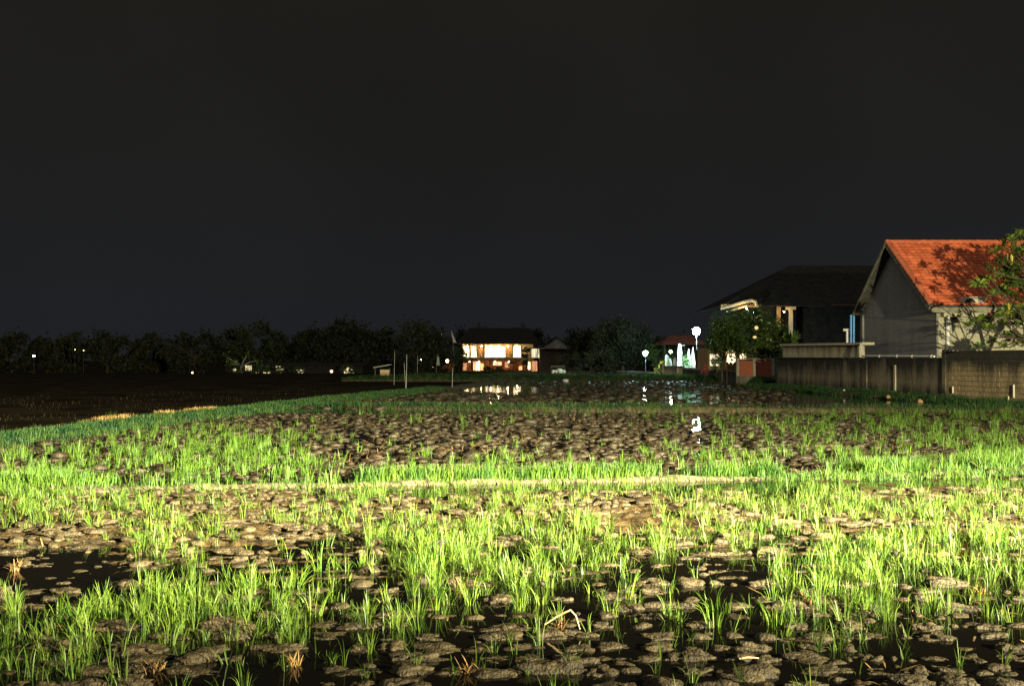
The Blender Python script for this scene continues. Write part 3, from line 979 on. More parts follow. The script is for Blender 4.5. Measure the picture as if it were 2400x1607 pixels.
def fx2(n):
    y = 14.5 + 17 * rng.uniform(0, 1, n) ** 1.3; x = rng.uniform(-0.3, 0.55, n) * y
    k = fbm(x * 0.8, y * 0.8, 14, 3) > 0.5
    return x[k], y[k]


straw_bits('straw', 2600, fx2, 0.10, 0.30, M['straw'])


def fx1(n):
    y = rng.uniform(4.6, 13, n); x = rng.uniform(-0.55, 0.58, n) * y
    k = fbm(x * 1.3, y * 1.3, 15, 3) > 0.52
    return x[k], y[k]


straw_bits('straw', 900, fx1, 0.04, 0.14, M['straw'])

# tufts of dead stubble in the near field
for (px_, py_, lab) in [(1100, 1572, 'orange brown tuft of dead rice stubble at the front below the clods'),
                        (1312, 1468, 'brown dead rice tuft beside the broken pale stalk'),
                        (1075, 1375, 'rusty dead rice tuft behind the front clods'),
                        (2290, 1390, 'yellow brown dead rice tuft under the dense right seedlings'),
                        (1890, 1410, 'curled brown rice stubble between the right clods'),
                        (370, 1570, 'orange rice stubble at the lower left corner of the field'),
                        (40, 1335, 'orange stubble beside the black puddle on the left'),
                        (690, 1555, 'yellow straw tuft at the front edge left of the middle')]:
    D_ = EYE * F / (py_ - 842); x_ = PX(px_, D_)
    n = 26
    base = np.stack([rng.normal(0, 0.02, n), rng.normal(0, 0.02, n), np.full(n, -0.02)], -1)
    V, Q = blades(base, rng.uniform(0, 6.28, n), rng.uniform(0.05, 0.12, n), rng.uniform(0.004, 0.008, n), rng.uniform(0.1, 0.9, n), rng.uniform(0.3, 1.6, n), 4)
    o = link_mesh('straw_tuft', np_mesh('straw_tuft', V, Q, M['straw']), None, (x_, D_, float(surf(np.array([x_]), np.array([D_]))[0]) + 0.02))
    tag(o, lab, 'straw tuft', 'dead rice stubble')

D_ = EYE * F / (1478 - 842); a = Vector((PX(1276, D_), D_, 0.05))
bmid = P(1337, 1438, D_ - 0.03); bmid.z = 0.145
mb = MB(); mb.tube([a, (a + bmid) / 2 + Vector((0, 0, .01)), bmid, bmid + Vector((0.03, -0.02, -0.03)), bmid + Vector((0.055, -0.03, -0.11))], [0.007, 0.008, 0.008, 0.006, 0.004], 6)
tag(mb.build('dry_stalk', M['pale_straw'], None, tuple(a)), 'pale broken rice stalk bent over a clod at the front', 'stalk')
D_ = EYE * F / (1560 - 842)
mb = MB(); p = P(1730, 1566, D_); p.z = 0.05
mb.tube([p, p + Vector((0.05, 0, 0.008)), p + Vector((0.11, 0.01, 0.0))], [0.006, 0.007, 0.004], 6)
tag(mb.build('dry_stalk', M['pale_straw'], None, tuple(p)), 'short pinkish stalk lying flat among the front right clods', 'stalk')
D_ = 8.6; p = P(1022, 1305, 8.3); p.z = 0.20
mb = MB(); mb.tube([p, p + Vector((0.05, 0, -0.012)), p + Vector((0.10, 0.01, -0.02))], [0.008, 0.009, 0.005], 6)
mb.tube([p + Vector((0.05, 0, -0.012)), p + Vector((0.075, 0.01, 0.02))], [0.006, 0.003], 5)
mb.tube([p + Vector((0.04, 0, -0.01)), p + Vector((0.03, 0.01, -0.12)), p + Vector((0.03, 0.02, -0.24))], [0.006, 0.006, 0.006], 5)
tag(mb.build('twig', M['dark_metal'], None, tuple(p)), 'black forked twig caught in the middle seedlings', 'twig')

for (px_, py_, r_, mt, lab) in [(1978, 914, 0.045, 'pebble', 'small white pebble gleaming in the grass under the stained wall'),
                                (2081, 931, 0.09, 'stone', 'rounded orange brown stone in the grass below the stained wall'),
                                (2157, 942, 0.10, 'stone', 'orange brown stone in the grass nearer the block wall')]:
    D_ = {1978: 47.0, 2081: 42.0, 2157: 39.0}[px_]
    p = P(px_, py_, D_)
    V, Fc = CLS[px_ % 8]
    o = link_mesh('stone' if mt == 'stone' else 'pebble', np_mesh('stone', V * np.array([r_, r_, r_]), Fc, M[mt], True), None, tuple(p))
    tag(o, lab, 'stone')


# ------------------------------------------------------------------ trees
def leaf_quads(C, size, asp=0.5, droop=0.3):
    n = len(C)
    d = rng.normal(0, 1, (n, 3)); d[:, 2] -= droop; d /= np.linalg.norm(d, axis=1)[:, None]
    q = rng.normal(0, 1, (n, 3)); s = np.cross(d, q); s /= np.linalg.norm(s, axis=1)[:, None] + 1e-9
    L = size * rng.uniform(0.6, 1.3, n)[:, None]
    W = L * asp * 0.5
    V = np.stack([C, C + d * L * 0.5 + s * W, C + d * L, C + d * L * 0.5 - s * W], 1).reshape(-1, 3)
    return V, np.arange(4 * n).reshape(-1, 4)


def crown_points(c, rx, ry, rz, n, clumps, seed, fill=0.55):
    r = np.random.default_rng(seed)
    d = r.normal(0, 1, (clumps, 3)); d /= np.linalg.norm(d, axis=1)[:, None]
    rad = r.uniform(fill, 1.0, clumps)[:, None]
    cc = d * rad * np.array([rx, ry, rz])
    cs = r.uniform(0.16, 0.34, clumps) * min(rx, rz) * 1.15
    k = r.integers(0, clumps, n)
    pts = cc[k] + r.normal(0, 1, (n, 3)) * cs[k][:, None] * 0.5
    return pts + np.array(c)


def tree(name, label, cat, base, H, W, mat, leaf=0.3, n=1600, clumps=34, trunk=None, group=None, depth=None, asp=0.5, z0=None, seed=1, bark='dark_bark', trunk_r=0.14):
    """base: Vector on the ground; H total height; W crown width; trunk: clear stem height"""
    trunk = H * 0.25 if trunk is None else trunk
    t = thing(name, label, cat, tuple(base), group)
    rz = (H - trunk) / 2
    c = (base.x, base.y, base.z + trunk + rz)
    r = random.Random(seed)
    mb = MB()
    top = Vector((base.x + r.uniform(-.1, .1) * W, base.y, base.z + trunk + rz * 0.9))
    mb.tube([base - Vector((0, 0, 0.4)), base + (top - base) * 0.5 + Vector((r.uniform(-.04, .04) * W, 0, 0)), top], [trunk_r, trunk_r * 0.75, trunk_r * 0.4], 7)
    for _ in range(7):
        a = r.uniform(0, 6.28); st = base + (top - base) * r.uniform(0.35, 0.8)
        en = Vector(c) + Vector((math.cos(a) * W * 0.33, math.sin(a) * (depth or W) * 0.3, r.uniform(-.4, .7) * rz))
        mb.tube([st, (st + en) / 2 + Vector((0, 0, 0.1 * rz)), en], [trunk_r * 0.45, trunk_r * 0.3, trunk_r * 0.12], 5)
    mb.build('trunk', M[bark], t)
    pts = crown_points(c, W / 2, (depth or W) / 2, rz, n, clumps, seed)
    pts = pts[pts[:, 2] > base.z + 0.02]
    V, Q = leaf_quads(pts, leaf, asp)
    V = V - np.array(ORG[t.name])
    link_mesh('crown', np_mesh('crown', V, Q, M[mat]), t)
    return t


G_FAR = -0.7
far_trees = [(-90, 775, 150, 165), (30, 784, 130, 150), (140, 781, 130, 160), (255, 778, 140, 150), (365, 783, 110, 165), (455, 777, 120, 150), (540, 772, 80, 165),
             (600, 756, 110, 150), (668, 772, 90, 165), (742, 766, 100, 150), (812, 751, 135, 145), (893, 772, 80, 165), (970, 757, 95, 150), (1022, 776, 70, 165),
             (1350, 778, 70, 215), (1395, 762, 90, 170), (1560, 785, 110, 140), (1260, 778, 70, 225), (1120, 762, 110, 235), (1195, 768, 110, 238)]
tl = ['broad dark tree', 'round-topped dark tree', 'low bushy dark tree', 'tall narrow dark tree', 'ragged dark tree']
wh = {-90: 'past the left end of the dark tree line', 30: 'above the lone white lamp at the left', 140: 'just beside the lone white lamp of the left tree line', 255: 'behind the black flooded paddy on the left', 365: 'standing before the single orange lamp of the tree line',
      455: 'over the single orange lamp of the tree line', 540: 'left of the lit garden in the tree line', 600: 'rising over the lit garden in the tree line', 668: 'right of the lit garden in the tree line', 742: 'above the small yellow light in the tree line',
      812: 'with domed crown, highest in the left tree line', 893: 'above the small field hut', 970: 'behind the thin bamboo poles', 1022: 'next to the pale banner of the lit villa', 1350: 'right of the grey gable wing of the villa', 1395: 'between the villa and the cyan lamps',
      1560: 'behind the red pavilion roof', 1260: 'behind the grey gable wing of the villa', 1120: 'behind the left half of the villa roof', 1195: 'behind the right half of the villa roof'}
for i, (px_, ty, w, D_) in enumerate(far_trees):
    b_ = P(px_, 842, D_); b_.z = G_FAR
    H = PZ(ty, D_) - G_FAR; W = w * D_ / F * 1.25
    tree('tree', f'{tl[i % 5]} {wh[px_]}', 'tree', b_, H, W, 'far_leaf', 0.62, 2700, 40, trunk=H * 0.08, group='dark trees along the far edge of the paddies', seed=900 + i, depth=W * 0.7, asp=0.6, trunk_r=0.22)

# the big tree left of the street lamps
b_ = P(1462, 842, 116); b_.z = -0.1
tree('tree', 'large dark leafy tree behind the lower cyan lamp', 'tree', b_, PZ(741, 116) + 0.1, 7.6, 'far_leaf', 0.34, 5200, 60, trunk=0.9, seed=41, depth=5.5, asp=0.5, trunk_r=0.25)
b_ = P(1545, 842, 100); b_.z = -0.1
tree('bush', 'leafy green bush lit by the lamps in front of the red pavilion', 'bush', b_, PZ(796, 100) + 0.1, 2.6, 'tree_leaf', 0.2, 1500, 26, trunk=0.3, seed=42, trunk_r=0.05)
b_ = P(1395, 842, 98); b_.z = -0.1
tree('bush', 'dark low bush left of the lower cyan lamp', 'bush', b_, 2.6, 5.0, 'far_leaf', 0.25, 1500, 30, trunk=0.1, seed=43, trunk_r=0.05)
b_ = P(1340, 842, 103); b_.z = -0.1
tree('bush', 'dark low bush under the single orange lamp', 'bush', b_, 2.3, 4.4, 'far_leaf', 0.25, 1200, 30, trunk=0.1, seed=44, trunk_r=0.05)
# the garden tree before the dark two-storey house
b_ = P(1760, 842, 67); b_.z = 0.0
tree('tree', 'dense dark garden tree between the upper cyan lamp and the stained wall', 'tree', b_, PZ(722, 67), 5.2, 'tree_leaf', 0.24, 7800, 90, trunk=1.5, seed=51, depth=3.2, asp=0.42, trunk_r=0.16)
b_ = P(1692, 842, 69); b_.z = 0.0
tree('tree', 'slender dark tree beside the white tin awning with gleaming leaves', 'tree', b_, PZ(752, 69), 2.2, 'tree_leaf', 0.2, 2000, 34, trunk=1.3, seed=52, depth=1.8, asp=0.42, trunk_r=0.09)
b_ = P(1850, 842, 64.5); b_.z = 0.0
tree('bush', 'dark bush between the garden tree and the end of the stained wall', 'bush', b_, PZ(770, 64.5), 1.5, 'tree_leaf', 0.2, 1700, 26, trunk=0.3, seed=53, depth=1.6, asp=0.42, trunk_r=0.05)

# ------------------------------------------------------------------ orange-roofed house at the right
HX = 19.20                     # gable plane
Y0, Y1 = 45.0, 54.6            # long walls
YR = 49.8
ZE, ZR = 4.12, 7.60
HXR = 31.0
house = thing('house', 'grey plastered house with steep orange tiled roof behind the block wall', 'house', (HX, Y0, 0))
mb = MB()
ztop = ZE + 0.18
mb.prism([(HX, Y0, -0.2), (HX, Y1, -0.2), (HX, Y1, ztop), (HX, YR, ZR - 0.12), (HX, Y0, ztop)], (0.2, 0, 0))
mb.build('wall', M['gable'], house)
mb = MB()
mb.box(HX + 0.2, HXR, Y0, Y0 + 0.2, -0.2, ZE - 0.05)
mb.box(HX + 0.2, HXR, Y1 - 0.2, Y1, -0.2, ZE - 0.05)
mb.box(HXR - 0.2, HXR, Y0 + 0.2, Y1 - 0.2, -0.2, ZE - 0.05)
mb.build('wall', M['facade'], house)
mb = MB(); mb.box(HX - 0.10, HX - 0.003, Y1 - 0.35, Y1 - 0.02, -0.1, ZE)
mb.build('corner_pillar', M['gable'], house)
mb = MB(); mb.box(HX + 0.05, HX + 0.30, Y0 - 0.06, Y0 - 0.003, -0.1, 3.6)
mb.build('corner_pillar', M['facade'], house)
zb0, zb1 = PZ(742, 44.7), PZ(728, 44.7)
mb = MB(); mb.box(HX + 0.18, HXR, Y0 - 0.35, Y0 - 0.004, zb0, zb1)
mb.build('beam', M['facade'], house)
mb = MB(); mb.box(18.76, 23.0, Y0 - 0.52, Y0 - 0.40, ZE - 0.32, ZE - 0.10)
mb.build('fascia', M['barge'], house)
for xx in (20.55, 21.55):
    mb = MB(); mb.box(xx, xx + 0.09, Y0 - 0.05, Y0 - 0.003, 0.2, zb0 - 0.003)
    mb.build('wall_rib', M['facade'], house)
xd = PX(2224, 44.8)
mb = MB(); mb.tube([(xd, Y0 - 0.12, 1.6), (xd, Y0 - 0.12, zb0 + 0.03)], 0.085, 10)
mb.build('downpipe', M['white_pvc'], house)
# roof deck under the tiles, near and far slope
slope = math.atan2(ZR - ZE, YR - (Y0 - 0.45))
dirv = Vector((0, math.cos(slope), math.sin(slope))); nrm = Vector((0, -math.sin(slope), math.cos(slope)))
eave0 = Vector((18.71, Y0 - 0.45, ZE))
SL = (Vector((18.71, YR, ZR)) - eave0).length
mb = MB()
a = eave0; c = eave0 + dirv * SL
mb.prism([a - nrm * 0.10, a - nrm * 0.03, c - nrm * 0.03, c - nrm * 0.10], (HXR - a.x, 0, 0))
f0 = Vector((a.x, Y1 + 0.1, ZE + 0.1))
mb.prism([f0 - Vector((0, 0, 0.1)), f0, Vector((a.x, YR + 0.03, ZR)), Vector((a.x, YR + 0.03, ZR - 0.12))], (HXR - a.x, 0, 0))
roof = mb.build('roof', M['soffit'], house)
# barge boards under the gable verge
mb = MB(); mb.prism([a - nrm * 0.26, a - nrm * 0.102, c - nrm * 0.102, c - nrm * 0.26], (0.05, 0, 0))
mb.build('barge_board', M['barge'], house)
fd = (Vector((a.x, YR, ZR)) - f0).normalized(); fn = Vector((0, fd.z, -fd.y)); fn = fn if fn.z > 0 else -fn
mb = MB(); c2 = Vector((a.x, YR + 0.03, ZR))
mb.prism([f0 - fn * 0.20, f0 - fn * 0.05, c2 - fn * 0.05, c2 - fn * 0.20], (-0.04, 0, 0))
mb.build('barge_board', M['barge'], house)
# tiles
TW, TL, ROWS = 0.30, 0.31, 21
pitch = SL / ROWS
nprof = 6
prof = [(-TW / 2 + TW * i / nprof, 0.018 * math.cos(2 * math.pi * i / nprof) + 0.018) for i in range(nprof + 1)]
V = []
for yy, dz in ((-0.02, 0.030), (TL, 0.004)):
    for (xx, zz) in prof: V.append((xx, yy, zz + dz))
for yy, dz in ((-0.02, 0.030), (TL, 0.004)):
    for (xx, zz) in prof: V.append((xx, yy, zz + dz - 0.02))
k = nprof + 1
Fc = []
for i in range(nprof):
    Fc.append((i, i + 1, k + i + 1, k + i)); Fc.append((2 * k + i + 1, 2 * k + i, 3 * k + i, 3 * k + i + 1)); Fc.append((2 * k + i, 2 * k + i + 1, i + 1, i))
Fc.append((0, k, 3 * k, 2 * k)); Fc.append((k - 1, 3 * k - 1, 4 * k - 1, 2 * k - 1))
tile_me = np_mesh('roof_tile', np.array(V), np.array(Fc), M['tile'])
TV, TF = np.array(V), np.array(Fc)
R3 = Matrix(((1, 0, 0), (0, dirv.y, nrm.y), (0, dirv.z, nrm.z)))
cols = int((HXR - a.x - 0.2) / TW)
cells = [(r, c_) for c_ in range(cols) for r in range(ROWS)]
ind = [(r, c_) for (r, c_) in cells if c_ < 14][:294]
inds = set(ind)
org = ORG[house.name]
Vs, Fs, bb = [], [], 0
for (r, c_) in cells:
    p = Vector((a.x + 0.20 + TW * (c_ + 0.5), 0, 0)); q = eave0 + dirv * (r * pitch) + nrm * 0.004
    loc = Vector((p.x, q.y, q.z)) + nrm * random.uniform(-0.002, 0.004)
    yaw = random.gauss(0, 0.006)
    if (r, c_) in inds:
        o = bpy.data.objects.new('roof_tile', tile_me); COL.objects.link(o); o.parent = house
        o.location = loc - org
        o.rotation_euler = (slope, 0, yaw)
    else:
        W_ = (np.array(R3) @ TV.T).T + np.array(loc - org)
        Vs.append(W_); Fs.append(TF + bb); bb += len(TV)
o = link_mesh('roof_tiles', np_mesh('roof_tiles', np.concatenate(Vs), np.concatenate(Fs), M['tile']), house); o['kind'] = 'stuff'
# verge and ridge caps
for i in range(16):
    q = eave0 + dirv * (i * SL / 16); q2 = eave0 + dirv * ((i + 1.12) * SL / 16)
    mb = MB(); pts = []
    arc = [(math.cos(t_), math.sin(t_)) for t_ in np.linspace(-0.25, math.pi + 0.25, 7)]
    V = []
    for (pp, rr) in ((q, 0.155), (q2, 0.13)):
        for (ca, sa) in arc: V.append(pp + Vector((0.10 - ca * rr, 0, 0)) + nrm * (0.02 + sa * rr * 0.62))
    mb.add(V, [(j, j + 1, 8 + j, 7 + j) for j in range(6)], True)
    mb.build('verge_tile', M['ridge_tile'], house)
for i in range(26):
    x_ = a.x + i * 0.45
    mb = MB(); V = []
    for (pp, rr) in ((x_, 0.17), (x_ + 0.49, 0.145)):
        for t_ in np.linspace(-0.2, math.pi + 0.2, 7): V.append((pp, YR - math.cos(t_) * rr, ZR - 0.02 + math.sin(t_) * rr * 0.7))
    mb.add(V, [(j, 7 + j, 8 + j, j + 1) for j in range(6)], True)
    mb.build('ridge_tile', M['ridge_tile'], house)

# air conditioner outdoor unit on the beam under the eave
ax0, ax1 = PX(2266, 44.3), PX(2321, 44.3); az0 = zb1 + 0.004; az1 = az0 + 0.62
ac = thing('air_conditioner', 'old cream air conditioner unit on the ledge under the orange eave', 'air conditioner', ((ax0 + ax1) / 2, 44.7, az0))
mb = MB(); mb.box(ax0, ax1, 44.66, 44.95, az0 + 0.04, az1); mb.build('casing', M['casing'], ac)
mb = MB(); mb.tube([(ax0 + 0.32, 44.64, (az0 + az1) / 2), (ax0 + 0.32, 44.659, (az0 + az1) / 2)], 0.25, 20); mb.build('fan_grille', M['dark_metal'], ac)
mb = MB(); mb.box(ax1 - 0.34, ax1 - 0.03, 44.645, 44.659, az0 + 0.10, az1 - 0.32); mb.build('access_panel', M['white_pvc'], ac)
mb = MB(); mb.box(ax1 - 0.36, ax1 - 0.10, 44.645, 44.659, az1 - 0.26, az1 - 0.06); mb.build('service_cover', M['steel'], ac)
for xx in (ax0 + 0.08, ax1 - 0.14):
    mb = MB(); mb.box(xx, xx + 0.06, 44.68, 44.93, az0, az0 + 0.038); mb.build('foot', M['dark_metal'], ac)

# ------------------------------------------------------------------ boundary walls
w1 = Line((17.62, 40.4), (19.75, 30.4))      # block wall: its field side is to the right of this line, so t < 0 is the face
WT = 2.05


def wt(s): return WT - 0.01 * s


bw = thing('block_wall', 'mould-streaked grey concrete block wall at the right edge of the paddies', 'wall', (17.62, 40.4, 0))
mb = MB(); w1.box(mb, 0, w1.L, 0.02, 0.10, -0.2, 2.035); mb.build('mortar', M['mortar'], bw)
bl_me = {}
CH, BLN = 0.2, 0.42
for r in range(10):
    z0 = 0.05 + r * CH
    s = 0.0 if r % 2 == 0 else -BLN / 2
    while s < w1.L:
        s0, s1 = max(0, s), min(w1.L, s + BLN)
        if s1 - s0 > 0.08:
            key = round(s1 - s0, 2)
            if key not in bl_me:
                L_ = (s1 - s0) - 0.016
                mb = MB(); h = CH - 0.016
                e_ = 0.006
                f_ = [(0, 0, 0), (L_, 0, 0), (L_, 0, h), (0, 0, h)]
                fr = [(e_, -0.008, e_), (L_ - e_, -0.008, e_), (L_ - e_, -0.008, h - e_), (e_, -0.008, h - e_)]
                bk = [(0, 0.018, 0), (L_, 0.018, 0), (L_, 0.018, h), (0, 0.018, h)]
                mb.add(fr + f_ + bk, [(0, 1, 2, 3)] + [(4 + i, 4 + (i + 1) % 4, (i + 1) % 4, i) for i in range(4)] + [(8 + i, 8 + (i + 1) % 4, 4 + (i + 1) % 4, 4 + i) for i in range(4)])
                me = bpy.data.meshes.new('block'); me.from_pydata(mb.v, [], mb.f); me.update(); me.materials.append(M['block'])
                bl_me[key] = me
            o = bpy.data.objects.new('block', bl_me[key]); COL.objects.link(o); o.parent = bw
            p = w1.p(s0 + 0.008, random.uniform(-0.004, 0.004), z0 + 0.008)
            o.location = p - ORG[bw.name]
            o.rotation_euler = (random.gauss(0, 0.004), random.gauss(0, 0.004), math.atan2(w1.d.y, w1.d.x) )
        s += BLN
mb = MB(); w1.box(mb, 0, w1.L, -0.05, 0.12, -0.2, 0.042); mb.build('footing', M['concrete'], bw)
for (px_, z0, z1, r_) in ((2375, 0.30, 0.78, 0.035), (2363, 0.10, 0.34, 0.028), (2233, 0.35, 0.62, 0.032)):
    s = next(q for q in np.arange(0, 9, 0.02) if img(w1.p(q, -0.06, 0).x, w1.p(q, -0.06, 0).y)[0] > px_)
    mb = MB(); mb.tube([w1.p(s, -0.07, z0), w1.p(s, -0.07, z1)], r_, 8); mb.build('weep_pipe', M['old_pvc'], bw)
mb = MB(); s = next(q for q in np.arange(0, 9, 0.02) if img(w1.p(q, 0, 0).x, w1.p(q, 0, 0).y)[0] > 2377)
mb = MB(); w1.box(mb, -0.20, -0.004, -0.06, 0.14, -0.2, 2.10); mb.build('end_pillar', M['stain'], bw)

w2 = Line((16.05, 60.2), (17.58, 40.65))
pw = thing('plaster_wall', 'long plastered boundary wall black with mould beside the grass bank', 'wall', (16.05, 60.2, 0))
mb = MB(); w2.box(mb, 0, w2.L, 0, 0.22, -0.2, 1.83, 1.76); mb.build('wall', M['stain'], pw)
mb = MB(); w2.box(mb, 0, 10.5, -0.06, -0.004, 1.74, 1.815, 1.78); mb.build('ledge', M['stain'], pw)
sp = next(q for q in np.arange(0, 19, 0.02) if img(w2.p(q, 0, 0).x, w2.p(q, 0, 0).y)[0] > 2096)
mb = MB(); w2.box(mb, sp, sp + 0.16, -0.05, -0.003, -0.1, 1.45); mb.build('plaster_rib', M['upper_plaster'], pw)
sp = next(q for q in np.arange(0, 19, 0.02) if img(w2.p(q, 0, 0).x, w2.p(q, 0, 0).y)[0] > 2022)
mb = MB(); w2.box(mb, sp, sp + 0.5, -0.05, -0.003, -0.1, 1.70); mb.build('plaster_rib', M['stain'], pw)

# low outbuilding with a pale flat roof, behind the left half of that wall
ob = thing('outbuilding', 'low flat-roofed outbuilding with pale roof edge above the stained wall', 'outbuilding', (16.4, 60, 0))
s_end = next(q for q in np.arange(0, 19, 0.02) if img(w2.p(q, 0.3, 0).x, w2.p(q, 0.3, 0).y)[0] > 2012)
mb = MB(); w2.box(mb, 0.1, s_end, 0.30, 0.62, -0.2, 2.50, 2.40); mb.build('wall', M['upper_plaster'], ob)
mb = MB()
for (s0, s1) in ((0.0, s_end + 0.75),):
    c = [w2.p(s0, 0.14, 2.505), w2.p(s1, 0.14, 2.405), w2.p(s1, 0.78, 2.405), w2.p(s0, 0.78, 2.505)]
    mb.hexa(c + [p + Vector((0, 0, 0.13)) for p in c])
mb.build('roof_slab', M['slab'], ob)
mb = MB(); w2.box(mb, s_end + 0.02, s_end + 0.24, 0.24, 0.46, 1.80, 2.40); mb.build('post', M['slab'], ob)

# white drainpipe from the slab along the wall top
q0 = s_end + 0.72
dp = thing('drainpipe', 'dirty white drainpipe running along the top of the stained wall', 'pipe', tuple(w2.p(q0, 0.1, 1.84)))
mb = MB(); mb.tube([w2.p(q0 - 0.1, 0.10, 2.47), w2.p(q0 + 0.02, 0.09, 2.43), w2.p(q0 + 0.42, -0.02, 1.90), w2.p(q0 + 0.50, -0.04, 1.855), w2.p(w2.L - 0.6, -0.04, 1.825)], 0.045, 8)
mb.build('pipe', M['white_pvc'], dp)
for px_ in (2066, 2107, 2143, 2188):
    s = next(q for q in np.arange(0, 19.6, 0.02) if img(w2.p(q, 0.07, 0).x, w2.p(q, 0.07, 0).y)[0] > px_)
    zz = 1.855 + (s - q0 - 0.5) / (w2.L - 0.6 - q0 - 0.5) * (1.825 - 1.855)
    mb = MB(); mb.tube([w2.p(s - 0.06, -0.04, zz), w2.p(s + 0.06, -0.04, zz)], 0.06, 8); mb.build('coupling', M['white_pvc'], dp)

# blue pipes and a white vent on the flat roof
def slab_z(p):
    s = (Vector((p.x, p.y, 0)) - w2.a).dot(w2.d)
    return 2.635 - 0.1 * s / (s_end + 0.75)


for i, px_ in enumerate((1994.5, 2001.0)):
    D_ = 50.45 - 0.1 * i
    p = P(px_, 800, D_); p.z = slab_z(p) + 0.002
    mb = MB(); mb.tube([p, Vector((p.x + 0.01, p.y, PZ(738 + 2 * i, D_)))], 0.062, 10)
    tag(mb.build('blue_pipe', M['blue_pvc'], None, tuple(p)), ['shiny blue upright pipe next to the white vent tee on the flat roof', 'shiny blue upright pipe touching the house gable on the flat roof'][i], 'pipe', 'blue pipes standing on the flat roof')
p = P(1986.5, 800, 50.8); p.z = slab_z(p) + 0.002
vp = thing('vent_pipe', 'white vent pipe with a tee top on the flat roof', 'pipe', tuple(p))
zt = PZ(773, 50.8)
mb = MB(); mb.tube([p, (p.x, p.y, zt - 0.07)], 0.075, 10); mb.build('pipe', M['white_pvc'], vp)
mb = MB(); mb.tube([(p.x - 0.22, p.y, zt), (p.x + 0.09, p.y, zt)], 0.07, 10); mb.build('tee', M['white_pvc'], vp)

# brick panel wall past the end of the plaster wall
bp_ = thing('brick_wall', 'low wall of two red brick panels framed by pale concrete posts', 'wall', (16, 66, 0))
x0, xm, x1 = PX(1729, 66), PX(1768, 66), PX(1812, 66)
mb = MB(); mb.box(x0 - 0.1, x1 + 0.2, 66.0, 66.25, -0.2, 0.60); mb.build('base', M['grey_wall'], bp_)
for (p0, p1) in ((x0 + 0.09, xm - 0.10), (xm + 0.10, x1 - 0.09)):
    mb = MB(); mb.box(p0, p1, 66.05, 66.2, 0.60, 1.60); mb.build('brick_panel', M['brick'], bp_)
for (p0, p1) in ((x0 - 0.09, x0 + 0.09), (xm - 0.10, xm + 0.10), (x1 - 0.09, x1 + 0.09)):
    mb = MB(); mb.box(p0, p1, 65.98, 66.24, 0.602, 1.70); mb.build('post', M['concrete'], bp_)
mb = MB(); mb.box(x0 - 0.05, x1 + 0.05, 66.02, 66.22, 1.702, 1.75); mb.build('coping', M['concrete'], bp_)
tag(MB().box(x1 + 0.25, x1 + 0.36, 65.0, 65.2, -0.2, 1.25).build('concrete_post', M['concrete'], None, (x1 + 0.3, 65.1, 0)), 'short concrete post standing right of the brick panels', 'post')

# grey garden wall running away to the lamps
w3 = Line((PX(1726, 67), 66.6), (PX(1560, 88), 88.5))
gw = thing('garden_wall', 'low dark grey garden wall between the brick panels and the lamps', 'wall', tuple(w3.p(0, 0, 0)))
mb = MB(); w3.box(mb, 0, w3.L, -0.2, 0, -0.2, 0.85, 1.05); mb.build('wall', M['grey_wall'], gw)
mb = MB(); w3.box(mb, -0.02, w3.L, -0.26, 0.06, 0.853, 0.93, 1.10); mb.build('coping', M['concrete'], gw)

# ------------------------------------------------------------------ dark two-storey house
dh = thing('house', 'dark two-storey house with big hipped roof behind the garden tree', 'house', (20.5, 95, 0))
ex0, ex1, ey0, ey1, ez = PX(1690, 94), 44.0, 94.0, 108.0, PZ(716, 94)
rz_ = PZ(622, 101)
rx0, rx1, ry = PX(1852, 101), 37.0, 101.0
mb = MB()
vs = [(ex0, ey0, ez), (ex1, ey0, ez), (ex1, ey1, ez), (ex0, ey1, ez), (rx0, ry, rz_), (rx1, ry, rz_)]
mb.add(vs, [(0, 1, 5, 4), (1, 2, 5), (2, 3, 4, 5), (3, 0, 4), (3, 2, 1, 0)])
mb.build('roof', M['dark_roof'], dh)
mb = MB(); mb.box(ex0 + 1.6, ex1 - 1.6, ey0 + 1.8, ey1 - 1.8, -0.2, ez - 0.005); mb.build('wall', M['dark_roof'], dh)
mb = MB(); mb.box(ex0, PX(1778, 93.9), 93.88, 93.996, ez - 0.18, ez + 0.12); mb.build('fascia', M['tan'], dh)  # tan colour imitates the warm lamplight on this stretch of eave
mb = MB(); mb.box(PX(1778, 93.9) + 0.003, ex1, 93.88, 93.996, ez - 0.10, ez + 0.04); mb.build('fascia', M['dark_roof'], dh)
cxp = PX(1854, 94.5)
mb = MB(); mb.box(cxp - 0.16, cxp + 0.16, 94.4, 94.7, 2.5, ez - 0.36); mb.build('column', M['cream'], dh)
mb = MB(); mb.box(cxp - 0.44, cxp + 0.44, 94.3, 94.8, ez - 0.357, ez - 0.01); mb.build('column_capital', M['cream'], dh)
cxp = PX(1826, 95)
mb = MB(); mb.box(cxp - 0.18, cxp + 0.18, 95.0, 95.3, 2.5, ez - 0.01); mb.build('column', M['tan'], dh)
mb = MB(); mb.tube([(PX(1950, 93.9), 93.8, ez + 0.06), (PX(2005, 93.9), 93.8, ez + 0.06)], 0.035, 6); mb.build('gutter', M['red_roof'], dh)
mb = MB(); mb.tube([P(1689, 724, 93.2), P(1715, 717, 93.2), P(1742, 708.5, 93.2), P(1762, 704, 93.2), P(1771, 707, 93.2), P(1774, 716, 93.2)], [0.10, 0.16, 0.17, 0.18, 0.18, 0.14], 8); mb.build('porch_eave', M['cream'], dh)
mb = MB(); mb.tube([P(1702, 730.5, 92.9), P(1728, 723, 92.9), P(1750, 717, 92.9)], [0.07, 0.1, 0.1], 8); mb.build('porch_rafter', M['cream'], dh)
